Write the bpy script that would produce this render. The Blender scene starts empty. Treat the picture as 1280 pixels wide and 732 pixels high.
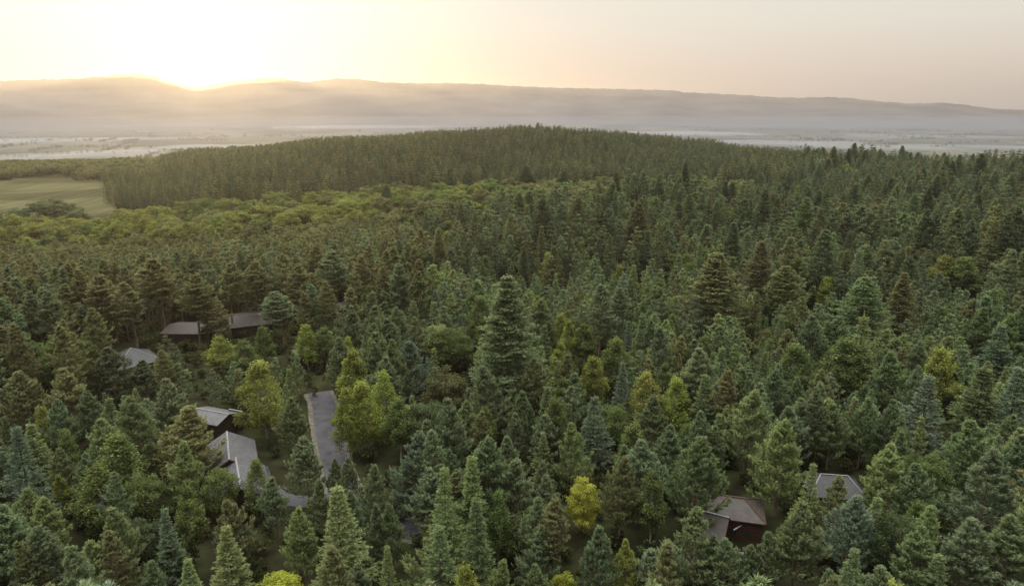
import bpy, math, random
import numpy as np
from mathutils import Vector

# ------------------------------------------------------------------ camera, sky, sun, exposure
scene = bpy.context.scene
COL = scene.collection
W0, H0, FPX = 1280.0, 732.0, 865.0
HORIZON = 133.0
PITCH = math.atan((H0 / 2 - HORIZON) / FPX)
CAM_Z = 70.0
cd = bpy.data.cameras.new('camera')
cam = bpy.data.objects.new('camera', cd)
COL.objects.link(cam)
cam.location = (0, 0, CAM_Z)
cam.rotation_euler = (math.pi / 2 - PITCH, 0, 0)
cd.sensor_width = 36.0
cd.lens = 36.0 * FPX / W0
cd.clip_start = 1.0
cd.clip_end = 60000
scene.camera = cam

SP, CP = math.sin(PITCH), math.cos(PITCH)


def ray(px, py):
    u = (px - W0 / 2) / FPX
    v = (H0 / 2 - py) / FPX
    return np.array([u, CP + v * SP, -SP + v * CP])


def at(px, py, z=0.0):
    """the ground position seen at a pixel of the photograph, on the level z"""
    d = ray(px, py)
    t = (z - CAM_Z) / d[2]
    return float(d[0] * t), float(d[1] * t)


def proj(x, y, z):
    """pixel of the photograph at which a point is seen, and its depth"""
    dz = np.asarray(z) - CAM_Z
    f = y * CP - dz * SP
    up = y * SP + dz * CP
    return W0 / 2 + FPX * x / f, H0 / 2 - FPX * up / f, f


SUN_EL = math.radians(3.3)
SUN_AZ = math.atan2(ray(245, 104)[0], ray(245, 104)[1])        # from +Y towards +X
SUN_DIR = Vector((math.sin(SUN_AZ) * math.cos(SUN_EL), math.cos(SUN_AZ) * math.cos(SUN_EL), math.sin(SUN_EL)))

world = bpy.data.worlds.new('World')
scene.world = world
world.use_nodes = True
nt = world.node_tree
nt.nodes.clear()
N = nt.nodes.new
LK = nt.links.new
sky = N('ShaderNodeTexSky')
sky.sky_type = 'NISHITA'
sky.sun_disc = False
sky.sun_elevation = SUN_EL
sky.sun_rotation = SUN_AZ
sky.altitude = 200
sky.air_density = 1.0
sky.dust_density = 1.5
bg = N('ShaderNodeBackground')
bg.inputs['Strength'].default_value = 0.012
LK(sky.outputs['Color'], bg.inputs['Color'])
# a thin bright veil of high cloud, lit by the low sun: peach low down, cream higher, overhead boosted out of view to light the trees, a wide glow round the sun
tc = N('ShaderNodeTexCoord')
sep = N('ShaderNodeSeparateXYZ')
LK(tc.outputs['Generated'], sep.inputs[0])
ramp = N('ShaderNodeValToRGB')
LK(sep.outputs['Z'], ramp.inputs['Fac'])
cr = ramp.color_ramp
cr.elements[0].position = 0.0
cr.elements[0].color = (0.68, 0.56, 0.50, 1)
cr.elements[1].position = 1.0
cr.elements[1].color = (6.6, 6.65, 6.35, 1)
for p, c in ((0.03, (0.74, 0.615, 0.53)), (0.10, (0.78, 0.735, 0.655)), (0.20, (0.80, 0.80, 0.75)), (0.45, (1.2, 1.22, 1.15)), (0.75, (4.2, 4.25, 4.0))):
    e = cr.elements.new(p)
    e.color = (*c, 1)
bg2 = N('ShaderNodeBackground')
vd = N('ShaderNodeVectorMath'); vd.operation = 'DOT_PRODUCT'
LK(tc.outputs['Generated'], vd.inputs[0])
vd.inputs[1].default_value = (math.sin(SUN_AZ), math.cos(SUN_AZ), 0)
vm = N('ShaderNodeMapRange'); vm.interpolation_type = 'SMOOTHSTEP'
vm.inputs['From Min'].default_value = -0.6; vm.inputs['From Max'].default_value = 0.45
vm.inputs['To Min'].default_value = 0.32; vm.inputs['To Max'].default_value = 1.0
LK(vd.outputs['Value'], vm.inputs['Value'])
LK(vm.outputs[0], bg2.inputs['Strength'])
LK(ramp.outputs['Color'], bg2.inputs['Color'])


def glow(power, strength, color):
    vn = N('ShaderNodeVectorMath'); vn.operation = 'NORMALIZE'
    LK(tc.outputs['Generated'], vn.inputs[0])
    dt = N('ShaderNodeVectorMath'); dt.operation = 'DOT_PRODUCT'
    LK(vn.outputs[0], dt.inputs[0])
    dt.inputs[1].default_value = Vector(ray(245, 99)).normalized()
    mx = N('ShaderNodeMath'); mx.operation = 'MAXIMUM'; mx.inputs[1].default_value = 0.0
    LK(dt.outputs['Value'], mx.inputs[0])
    pw = N('ShaderNodeMath'); pw.operation = 'POWER'; pw.inputs[1].default_value = power
    LK(mx.outputs[0], pw.inputs[0])
    ml = N('ShaderNodeMath'); ml.operation = 'MULTIPLY'; ml.inputs[1].default_value = strength
    LK(pw.outputs[0], ml.inputs[0])
    b = N('ShaderNodeBackground')
    b.inputs['Color'].default_value = (*color, 1)
    LK(ml.outputs[0], b.inputs['Strength'])
    return b


def add(a, b):
    s = N('ShaderNodeAddShader')
    LK(a.outputs[0], s.inputs[0]); LK(b.outputs[0], s.inputs[1])
    return s


s = add(bg, bg2)
s = add(s, glow(24, 0.28, (0.70, 0.90, 1.0)))
s = add(s, glow(700, 0.5, (1.0, 0.95, 0.75)))
s = add(s, glow(5000, 5.0, (1.0, 0.9, 0.6)))
wo = N('ShaderNodeOutputWorld')
LK(s.outputs[0], wo.inputs['Surface'])
world.cycles.sampling_method = 'AUTOMATIC'

sd = bpy.data.lights.new('sun', 'SUN')
sun = bpy.data.objects.new('sun', sd)
COL.objects.link(sun)
sun.rotation_euler = (-SUN_DIR).to_track_quat('-Z', 'Y').to_euler()
sd.energy = 5.0
sd.angle = math.radians(0.53)
sd.color = (1.0, 0.70, 0.33)

scene.view_settings.view_transform = 'Standard'
scene.view_settings.look = 'None'
scene.view_settings.exposure = 0.0
scene.view_settings.gamma = 1.0
scene.view_settings.use_curve_mapping = False
cy = scene.cycles
cy.max_bounces = 5
cy.diffuse_bounces = 3
cy.glossy_bounces = 1
cy.transmission_bounces = 3
cy.volume_bounces = 0
cy.transparent_max_bounces = 4
cy.use_denoising = True
cy.caustics_reflective = False
cy.caustics_refractive = False

# ------------------------------------------------------------------ helpers
rng = np.random.default_rng(7)
random.seed(7)


def sstep(a, b, x):
    t = np.clip((np.asarray(x, float) - a) / (b - a), 0, 1)
    return t * t * (3 - 2 * t)


def mesh_np(name, V, F, mats=(), midx=None, attrs=None, smooth=False):
    """V (n,3); F a list of equal-width integer arrays"""
    me = bpy.data.meshes.new(name)
    V = np.asarray(V, np.float32)
    me.vertices.add(len(V))
    me.vertices.foreach_set('co', V.ravel())
    Fs = [np.asarray(f, np.int32) for f in (F if isinstance(F, list) else [F]) if len(f)]
    tot = np.concatenate([np.full(len(f), f.shape[1], np.int32) for f in Fs])
    loops = np.concatenate([f.ravel() for f in Fs])
    me.loops.add(len(loops))
    me.loops.foreach_set('vertex_index', loops)
    me.polygons.add(len(tot))
    st = np.zeros(len(tot), np.int32)
    st[1:] = np.cumsum(tot)[:-1]
    me.polygons.foreach_set('loop_start', st)
    me.polygons.foreach_set('loop_total', tot)
    for m in mats:
        me.materials.append(m)
    if midx is not None:
        me.polygons.foreach_set('material_index', np.asarray(midx, np.int32))
    if smooth:
        me.polygons.foreach_set('use_smooth', np.ones(len(tot), bool))
    for k, a in (attrs or {}).items():
        a = np.asarray(a, np.float32)
        at_ = me.attributes.new(k, 'FLOAT' if a.ndim == 1 else 'FLOAT_VECTOR', 'POINT')
        at_.data.foreach_set('value' if a.ndim == 1 else 'vector', a.ravel())
    me.update(calc_edges=True)
    return me


def link(name, data, parent=None, loc=None):
    o = bpy.data.objects.new(name, data)
    COL.objects.link(o)
    if parent is not None:
        o.parent = parent
    if loc is not None:
        o.location = loc
    return o


def tag(o, label=None, cat=None, group=None, kind=None):
    if label: o['label'] = label
    if cat: o['category'] = cat
    if group: o['group'] = group
    if kind: o['kind'] = kind
    return o


def mat_new(name):
    m = bpy.data.materials.new(name)
    m.use_nodes = True
    m.node_tree.nodes.clear()
    return m, m.node_tree.nodes.new, m.node_tree.links.new


def noise_mat(name, c1, c2, scale=1.0, rough=0.9, c3=None, detail=6, stretch=(1, 1, 1), coord='Object', bump=0.0, lo=0.35, hi=0.65):
    m, n, l = mat_new(name)
    t = n('ShaderNodeTexCoord')
    mp = n('ShaderNodeMapping'); mp.inputs['Scale'].default_value = stretch
    l(t.outputs[coord], mp.inputs[0])
    nz = n('ShaderNodeTexNoise'); nz.inputs['Scale'].default_value = scale; nz.inputs['Detail'].default_value = detail
    l(mp.outputs[0], nz.inputs['Vector'])
    r = n('ShaderNodeValToRGB')
    r.color_ramp.elements[0].position = lo; r.color_ramp.elements[0].color = (*c1, 1)
    r.color_ramp.elements[1].position = hi; r.color_ramp.elements[1].color = (*c2, 1)
    if c3:
        e = r.color_ramp.elements.new((lo + hi) / 2); e.color = (*c3, 1)
    l(nz.outputs['Fac'], r.inputs[0])
    b = n('ShaderNodeBsdfPrincipled'); b.inputs['Roughness'].default_value = rough
    b.inputs['Specular IOR Level'].default_value = 0.25
    l(r.outputs[0], b.inputs['Base Color'])
    if bump:
        bp = n('ShaderNodeBump'); bp.inputs['Strength'].default_value = bump
        l(nz.outputs['Fac'], bp.inputs['Height']); l(bp.outputs[0], b.inputs['Normal'])
    o = n('ShaderNodeOutputMaterial'); l(b.outputs[0], o.inputs['Surface'])
    return m


def foliage_mat(name, young, transl=0.35):
    """leaf colour comes from each tree's own tint; young shoots are paler; thin leaves let light through"""
    m, n, l = mat_new(name)
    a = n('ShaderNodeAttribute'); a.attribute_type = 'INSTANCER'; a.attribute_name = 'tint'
    g = n('ShaderNodeAttribute'); g.attribute_type = 'GEOMETRY'; g.attribute_name = 'shoot_tone'
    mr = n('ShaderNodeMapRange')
    mr.inputs['To Min'].default_value = 0.5; mr.inputs['To Max'].default_value = 1.75  # wide range also puts bright tips and dark crown insides into the colour
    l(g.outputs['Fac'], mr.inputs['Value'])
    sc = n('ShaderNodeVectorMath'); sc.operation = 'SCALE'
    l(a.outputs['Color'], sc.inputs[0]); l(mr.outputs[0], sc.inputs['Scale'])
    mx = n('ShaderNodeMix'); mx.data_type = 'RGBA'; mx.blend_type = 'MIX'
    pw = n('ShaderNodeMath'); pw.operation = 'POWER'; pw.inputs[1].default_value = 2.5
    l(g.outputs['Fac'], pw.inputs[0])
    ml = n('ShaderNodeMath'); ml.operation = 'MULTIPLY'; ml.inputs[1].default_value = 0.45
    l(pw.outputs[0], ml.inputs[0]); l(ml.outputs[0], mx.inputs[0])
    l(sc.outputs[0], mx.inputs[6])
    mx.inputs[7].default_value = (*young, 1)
    d = n('ShaderNodeBsdfDiffuse'); t = n('ShaderNodeBsdfTranslucent')
    l(mx.outputs[2], d.inputs['Color']); l(mx.outputs[2], t.inputs['Color'])
    ms = n('ShaderNodeMixShader'); ms.inputs[0].default_value = transl
    l(d.outputs[0], ms.inputs[1]); l(t.outputs[0], ms.inputs[2])
    o = n('ShaderNodeOutputMaterial'); l(ms.outputs[0], o.inputs['Surface'])
    return m


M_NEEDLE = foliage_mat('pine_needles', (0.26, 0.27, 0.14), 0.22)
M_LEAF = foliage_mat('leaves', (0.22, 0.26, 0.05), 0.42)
M_BARK_PINE = noise_mat('pine_bark', (0.11, 0.075, 0.055), (0.22, 0.15, 0.11), 3.0, stretch=(1, 1, 0.3))
M_BARK_DARK = noise_mat('dark_bark', (0.045, 0.035, 0.028), (0.12, 0.095, 0.08), 4.0, stretch=(1, 1, 0.3))
M_BARK_BIRCH = noise_mat('birch_bark', (0.10, 0.09, 0.08), (0.50, 0.48, 0.44), 3.0, stretch=(1, 1, 1.5))

# ------------------------------------------------------------------ terrain
EDGE_AZ = np.array([-180, -60, -34, -28, -20, -8, 3, 12, 18, 24, 40, 60, 180.])
EDGE_R = np.array([950, 1060, 1070, 1060, 980, 1000, 1120, 1040, 880, 800, 820, 800, 800.])


def terrain(x, y):
    x = np.asarray(x, float); y = np.asarray(y, float)
    r = np.hypot(x, y)
    az = np.degrees(np.arctan2(x, y))
    z = 1.1 * np.sin(x * 0.021 + 1.3) * np.cos(y * 0.017) + 0.6 * np.sin(x * 0.05 + y * 0.043)
    z = z * sstep(90, 260, r)
    # the wooded hill beyond the near plateau
    cx, cy_, ux, uy = 10.0, 890.0, 0.674, 0.739
    a = (x - cx) * ux + (y - cy_) * uy
    b = -(x - cx) * uy + (y - cy_) * ux
    z = z + 22.5 * np.exp(-(a / np.where(a < 0, 410.0, 215.0)) ** 2 - (b / np.where(b > 0, 170.0, 165.0)) ** 2)
    # slight hollow behind the broadleaf belt
    z = z - 3.0 * np.exp(-((r - 445) / 70.0) ** 2) * sstep(20, -5, az)
    z = z - 8.0 * sstep(190, 420, r) * sstep(-6, -34, az) * (1 - sstep(0, 1, np.exp(-(a / 285.0) ** 2 - (b / 165.0) ** 2) * 1.0))
    e = np.interp(az, EDGE_AZ, EDGE_R) + 18 * np.sin(az * 0.5) + 10 * np.sin(az * 1.7)
    drop = sstep(0, 650, r - e)
    z = z * (1 - drop) - 80.0 * drop
    roll = 7 * np.sin(x * 0.0016 + 0.4) * np.sin(y * 0.0013) + 3 * np.sin(x * 0.004 + y * 0.003)
    return z + drop * roll


def ground_mat():
    m, n, l = mat_new('ground_soil')
    t = n('ShaderNodeNewGeometry')
    r = n('ShaderNodeVectorMath'); r.operation = 'LENGTH'
    l(t.outputs['Position'], r.inputs[0])
    # forest floor
    nz = n('ShaderNodeTexNoise'); nz.inputs['Scale'].default_value = 0.25; nz.inputs['Detail'].default_value = 8
    l(t.outputs['Position'], nz.inputs['Vector'])
    f = n('ShaderNodeValToRGB')
    f.color_ramp.elements[0].position = 0.35; f.color_ramp.elements[0].color = (0.020, 0.017, 0.011, 1)
    f.color_ramp.elements[1].position = 0.68; f.color_ramp.elements[1].color = (0.036, 0.042, 0.017, 1)
    l(nz.outputs['Fac'], f.inputs[0])
    # valley farmland: a patchwork of fields, each with its own crop
    mp = n('ShaderNodeMapping'); mp.inputs['Scale'].default_value = (0.0042, 0.0028, 0.004); mp.inputs['Rotation'].default_value = (0, 0, 0.25)
    l(t.outputs['Position'], mp.inputs[0])
    wz = n('ShaderNodeTexNoise'); wz.inputs['Scale'].default_value = 1.2
    l(mp.outputs[0], wz.inputs['Vector'])
    mxv = n('ShaderNodeMix'); mxv.data_type = 'RGBA'; mxv.inputs[0].default_value = 0.12
    l(mp.outputs[0], mxv.inputs[6]); l(wz.outputs['Color'], mxv.inputs[7])
    vo = n('ShaderNodeTexVoronoi'); vo.distance = 'CHEBYCHEV'; vo.inputs['Scale'].default_value = 1.0
    l(mxv.outputs[2], vo.inputs['Vector'])
    bw = n('ShaderNodeSeparateColor'); l(vo.outputs['Color'], bw.inputs[0])
    fr = n('ShaderNodeValToRGB'); fr.color_ramp.interpolation = 'CONSTANT'
    cols = [(0.07, 0.075, 0.04), (0.12, 0.11, 0.07), (0.05, 0.06, 0.035), (0.15, 0.13, 0.09), (0.075, 0.085, 0.045), (0.04, 0.05, 0.03), (0.10, 0.095, 0.06)]
    els = fr.color_ramp.elements
    els[0].color = (*cols[0], 1); els[0].position = 0
    els[1].color = (*cols[1], 1); els[1].position = 1 / 7
    for i in range(2, 7):
        e = els.new(i / 7); e.color = (*cols[i], 1)
    l(bw.outputs[0], fr.inputs[0])
    ve = n('ShaderNodeTexVoronoi'); ve.feature = 'DISTANCE_TO_EDGE'; ve.inputs['Scale'].default_value = 1.0
    l(mxv.outputs[2], ve.inputs['Vector'])
    lt = n('ShaderNodeMath'); lt.operation = 'LESS_THAN'; lt.inputs[1].default_value = 0.025
    l(ve.outputs['Distance'], lt.inputs[0])
    hm = n('ShaderNodeMix'); hm.data_type = 'RGBA'
    l(lt.outputs[0], hm.inputs[0]); l(fr.outputs[0], hm.inputs[6]); hm.inputs[7].default_value = (0.03, 0.04, 0.02, 1)
    mr = n('ShaderNodeMapRange'); mr.inputs['From Min'].default_value = 1150; mr.inputs['From Max'].default_value = 1500
    l(r.outputs['Value'], mr.inputs['Value'])
    mx = n('ShaderNodeMix'); mx.data_type = 'RGBA'
    l(mr.outputs[0], mx.inputs[0]); l(f.outputs[0], mx.inputs[6]); l(hm.outputs[2], mx.inputs[7])
    d = n('ShaderNodeBsdfDiffuse'); l(mx.outputs[2], d.inputs['Color'])
    o = n('ShaderNodeOutputMaterial'); l(d.outputs[0], o.inputs['Surface'])
    return m


def polar_sheet(az, rr):
    A, R = np.meshgrid(az, rr, indexing='ij')
    X, Y = np.sin(A) * R, np.cos(A) * R
    n1, n2 = A.shape
    idx = np.arange(n1 * n2).reshape(n1, n2)
    q = np.stack([idx[:-1, :-1], idx[:-1, 1:], idx[1:, 1:], idx[1:, :-1]], -1).reshape(-1, 4)
    return X, Y, q


az = np.radians(np.concatenate([np.arange(-180, -60, 4), np.arange(-60, 60, 0.6), np.arange(60, 181, 4)]))
rr = np.concatenate([[0.5, 8, 16], np.arange(24, 420, 9), np.arange(420, 1700, 16), np.geomspace(1720, 15500, 60)])
X, Y, Q = polar_sheet(az, rr)
g = link('ground', mesh_np('ground', np.stack([X, Y, terrain(X, Y)], -1).reshape(-1, 3), Q, [ground_mat()], smooth=True))
tag(g, 'forest floor and valley farmland under the trees and mist', kind='structure')

# far hills: the long moorland ridge along the skyline
HP = np.array([(-900, 112), (-500, 104), (-200, 103), (0, 101), (50, 99.5), (100, 98), (150, 93), (175, 92), (195, 94), (220, 101), (245, 107), (268, 104), (290, 100), (330, 98), (352, 98), (380, 102.5),
               (400, 101), (420, 98), (450, 99), (480, 103), (520, 104), (560, 104), (600, 105), (640, 107.5), (700, 110), (760, 111), (840, 113), (855, 115.5), (900, 117.5), (940, 119.5),
               (960, 121.5), (1000, 122.5), (1030, 121.5), (1060, 122.5), (1100, 127), (1140, 129.5), (1180, 128.5), (1205, 131), (1240, 136), (1290, 138), (1500, 139), (2300, 141)], float)
CR = 8600.0
hd = np.stack([ray(*p) for p in HP])
h_az = np.arctan2(hd[:, 0], hd[:, 1])
h_z = CAM_Z + CR * hd[:, 2] / np.hypot(hd[:, 0], hd[:, 1])
az = np.linspace(h_az[0], h_az[-1], 700)
rr = np.concatenate([np.linspace(5600, CR, 56), np.linspace(CR + 150, 11500, 14)])
X, Y, Q = polar_sheet(az, rr)
zc = np.interp(az, h_az, h_z)[:, None]
R2 = np.hypot(X, Y)
tt = np.clip((R2 - 5600) / (CR - 5600), 0, 1)
prof = 0.35 * tt + 0.65 * tt ** 2.2
fold = (np.sin(X * 0.0031 + 1.0) * np.sin(Y * 0.0023 + X * 0.0011) + 0.6 * np.sin(X * 0.0075 + Y * 0.002) * np.sin(Y * 0.006)
        + 0.35 * np.sin(X * 0.017 + 2) * np.sin(Y * 0.013 + X * 0.004))
back = np.clip((R2 - CR) / 2900, 0, 1)
Z = -90 + (zc + 90) * prof * (1 - back ** 1.5)
Z = Z + fold * 15 * tt * (1 - tt) * 4 * np.clip((zc + 90) / 300, 0.1, 1)
# small tors and scarps along the crest
crest = 3.0 * np.sin(az * 260)[:, None] + 2.5 * np.sin(az * 610 + 1)[:, None] + 1.5 * np.sin(az * 1330)[:, None]
Z = Z + crest * tt ** 6 * (1 - back) * np.clip((zc + 40) / 200, 0, 1)
M_HILL = noise_mat('moorland', (0.050, 0.040, 0.042), (0.115, 0.095, 0.085), 0.0022, c3=(0.08, 0.068, 0.06), detail=9, stretch=(1, 1, 2.5))
h = link('hills', mesh_np('hills', np.stack([X, Y, Z], -1).reshape(-1, 3), Q, [M_HILL], smooth=True))
tag(h, 'long moorland ridge along the skyline with a saddle where the sun rises', kind='structure')

# ------------------------------------------------------------------ haze and mist
def volume_mat(name, color, density, aniso):
    m, n, l = mat_new(name)
    v = n('ShaderNodeVolumePrincipled')
    v.inputs['Color'].default_value = (*color, 1)
    v.inputs['Density'].default_value = density
    v.inputs['Anisotropy'].default_value = aniso
    o = n('ShaderNodeOutputMaterial'); l(v.outputs[0], o.inputs['Volume'])
    return m


def box_mesh(name, x0, x1, y0, y1, z0, z1, mats):
    V = [(x, y, z) for z in (z0, z1) for y in (y0, y1) for x in (x0, x1)]
    F = np.array([(0, 2, 3, 1), (4, 5, 7, 6), (0, 1, 5, 4), (2, 6, 7, 3), (0, 4, 6, 2), (1, 3, 7, 5)])
    return mesh_np(name, V, F, mats)


hz = link('haze', box_mesh('haze', -16000, 16000, -16000, 16000, -112, 470, [volume_mat('haze_air', (0.57, 0.545, 0.555), 7.5e-5, 0.64)]))
tag(hz, 'thin morning haze filling the air above the forest and valley', kind='stuff')

M_MIST = volume_mat('mist', (0.90, 0.89, 0.93), 0.0034, 0.2)


def lens(name, cx, cy_, cz, a, b, c, rot, mats, seed):
    """a low bank of mist: a flattened, lumpy closed shell"""
    r_ = np.random.default_rng(seed)
    nu, nv = 48, 14
    u = np.linspace(0, 2 * np.pi, nu, endpoint=False); v = np.linspace(-np.pi / 2, np.pi / 2, nv)
    U, Vv = np.meshgrid(u, v, indexing='ij')
    ph = r_.uniform(0, 6.28, 6)
    k = 1 + 0.16 * np.sin(3 * U + ph[0]) + 0.13 * np.sin(5 * U + ph[1]) + 0.08 * np.sin(9 * U + ph[2])
    x = a * np.cos(Vv) ** 0.8 * np.cos(U) * k; y = b * np.cos(Vv) ** 0.8 * np.sin(U) * k
    z = c * np.sin(Vv) * (1 + 0.3 * np.sin(4 * U + ph[3]) * np.cos(Vv) ** 2)
    cr_, sr = math.cos(rot), math.sin(rot)
    P = np.stack([cx + x * cr_ - y * sr, cy_ + x * sr + y * cr_, cz + z], -1).reshape(-1, 3)
    idx = np.arange(nu * nv).reshape(nu, nv); nx = np.roll(idx, -1, 0)
    q = np.stack([idx[:, :-1], nx[:, :-1], nx[:, 1:], idx[:, 1:]], -1).reshape(-1, 4)
    return mesh_np(name, P, q, mats, smooth=True)


# (pixel of its middle, half length across, half depth, half height)
BANKS = [((105, 196), 330, 170, 9, 'mist bank lying behind the wooded strip beyond the hay field'),
         ((250, 186), 260, 160, 8, 'mist bank left of the dark conifer hill'),
         ((60, 178), 520, 240, 10, 'mist bank in the valley at the far left'),
         ((1195, 173), 480, 130, 9, 'bright mist bank across the valley fields at the right'),
         ((985, 180), 330, 150, 9, 'mist bank beside the wooded hilltop'),
         ((1090, 186), 420, 120, 8, 'mist bank just beyond the forest edge at the right'),
         ((1230, 186), 360, 110, 8, 'mist bank over the fields at the far right'),
         ((860, 168), 420, 200, 10, 'mist bank in the valley beyond the wooded hilltop'),
         ((450, 160), 700, 260, 12, 'mist bank in the valley above the middle of the forest'),
         ((720, 152), 1300, 330, 16, 'long mist bank below the middle of the ridge'),
         ((180, 158), 900, 300, 14, 'mist bank below the saddle of the ridge'),
         ((330, 146), 2200, 420, 26, 'long mist bank along the foot of the ridge at the left'),
         ((900, 146), 2600, 450, 24, 'long mist bank along the foot of the ridge at the right')]
# the morning fog lying on the whole valley floor: one low closed layer
fa = np.radians(np.linspace(-75, 75, 61)); fr_ = np.concatenate([np.linspace(1500, 2000, 5), np.linspace(2300, 6900, 16), np.linspace(7100, 7600, 4)])
FX, FY, FQ = polar_sheet(fa, fr_)
FR = np.hypot(FX, FY)
ft = -82 + 46 * sstep(1500, 2600, FR) + 26 * sstep(3000, 6500, FR) + 4 * np.sin(FX * 0.004) * np.sin(FY * 0.003)
nV = FX.size
fV = np.concatenate([np.stack([FX, FY, ft], -1).reshape(-1, 3), np.stack([FX, FY, np.full_like(FX, -108.0)], -1).reshape(-1, 3)])
n1, n2 = FX.shape
fi = np.arange(nV).reshape(n1, n2)
rim = np.concatenate([fi[:, 0], fi[-1, 1:], fi[-2::-1, -1], fi[0, -2:0:-1]])
rn = np.roll(rim, -1)
FF = np.concatenate([FQ[:, ::-1], FQ + nV, np.stack([rn, rim, rim + nV, rn + nV], -1)])
o = link('valley_fog', mesh_np('valley_fog', fV, FF, [volume_mat('valley_fog', (0.46, 0.46, 0.52), 0.00055, 0.2)], smooth=False))
tag(o, 'thin morning fog lying over the whole valley floor', kind='stuff')
ft2 = -90 + 50 * sstep(2600, 3600, FR) + (np.interp(fa, h_az, h_z)[:, None] * 0.62 + 25) * sstep(3600, 7200, FR)
k2 = fr_ >= 2600
FX2, FY2, FQ2 = polar_sheet(fa, fr_[k2])
gV = np.concatenate([np.stack([FX2, FY2, ft2[:, k2]], -1).reshape(-1, 3), np.stack([FX2, FY2, np.full_like(FX2, -107.0)], -1).reshape(-1, 3)])
n1, n2 = FX2.shape; nV = FX2.size
fi = np.arange(nV).reshape(n1, n2)
rim = np.concatenate([fi[:, 0], fi[-1, 1:], fi[-2::-1, -1], fi[0, -2:0:-1]]); rn = np.roll(rim, -1)
o = link('morning_mist', mesh_np('morning_mist', gV, np.concatenate([FQ2[:, ::-1], FQ2 + nV, np.stack([rn, rim, rim + nV, rn + nV], -1)]), [volume_mat('ridge_mist', (0.45, 0.455, 0.545), 1.2e-4, 0.2)]))
tag(o, 'pale morning mist rising against the moorland ridge', kind='stuff')
dx_, dy_ = ray(245, 108)[:2] / np.hypot(*ray(245, 108)[:2]); x, y = float(dx_) * 7300, float(dy_) * 7300  # added lens of orange mist imitating the sun's glare over the ridge
o = link('mist', lens('mist', x, y, 265, 720, 420, 175, -float(np.arctan2(dx_, dy_)), [volume_mat('sun_glare_volume', (1.0, 0.80, 0.48), 0.00024, 0.85)], 99))
tag(o, 'added orange mist volume in the saddle of the ridge, imitating sun glare', kind='stuff')
for i, ((px, py), a, b, c, lab) in enumerate(BANKS):
    x, y = at(px, py, -80)
    o = link('mist', lens('mist', x, y, -80 + c * 0.55, a, b, c, -math.atan2(x, y) + 0.1 * math.sin(i * 2.1), [M_MIST], i))
    tag(o, lab, group='mist banks in the valley', kind='stuff')

# ------------------------------------------------------------------ tree meshes
def unit(v):
    return v / np.maximum(np.linalg.norm(v, axis=-1, keepdims=True), 1e-9)


def tubes(paths, sides=6):
    """paths: list of (points (k,3), radii (k,))"""
    Vs, Fs, off = [], [], 0
    for P, R in paths:
        P = np.asarray(P, float); k = len(P)
        d = unit(np.gradient(P, axis=0))
        ref = np.where(np.abs(d[:, 2:3]) > 0.9, np.array([[1., 0, 0]]), np.array([[0, 0, 1.]]))
        a = unit(np.cross(d, ref)); b = np.cross(d, a)
        th = np.linspace(0, 2 * np.pi, sides, endpoint=False)
        ring = P[:, None, :] + (a[:, None, :] * np.cos(th)[None, :, None] + b[:, None, :] * np.sin(th)[None, :, None]) * np.asarray(R)[:, None, None]
        Vs.append(ring.reshape(-1, 3))
        idx = off + np.arange(k * sides).reshape(k, sides); nx = np.roll(idx, -1, 1)
        Fs.append(np.stack([idx[:-1], nx[:-1], nx[1:], idx[1:]], -1).reshape(-1, 4))
        off += k * sides
    return np.concatenate(Vs), np.concatenate(Fs)


def blades(P, D, L, Wd, S, r_):
    """a narrow leaf (triangle) at each P along D"""
    n = len(P)
    side = unit(np.cross(D, r_.normal(size=(n, 3))))
    w = (Wd * 0.5)[:, None] if np.ndim(Wd) else Wd * 0.5
    L = L[:, None] if np.ndim(L) else L
    V = np.stack([P - side * w, P + side * w, P + D * L], 1).reshape(-1, 3)
    return V, np.repeat(S, 3)


def plumes(P, D, L, n, bl, bw, spread, age, r_, flat=0.0):
    """bottle-brush shoots: n blades along each axis P + D*t*L, leaning forward"""
    m = len(P)
    t = r_.uniform(0.0, 1.0, (m, n))
    base = P[:, None, :] + D[:, None, :] * (t * L[:, None])[..., None]
    rad = r_.normal(size=(m, n, 3))
    rad -= (rad * D[:, None, :]).sum(-1, keepdims=True) * D[:, None, :]
    rad = unit(rad)
    rad[..., 2] *= (1 - flat)
    d = unit(D[:, None, :] * (1 - spread * 0.5) + rad * spread)
    ln = bl * r_.uniform(0.7, 1.25, (m, n)) * (1 - 0.35 * t)
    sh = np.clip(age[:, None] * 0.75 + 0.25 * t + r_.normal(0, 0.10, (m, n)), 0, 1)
    return blades(base.reshape(-1, 3), d.reshape(-1, 3), ln.ravel(), bw, sh.ravel(), r_)


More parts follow.
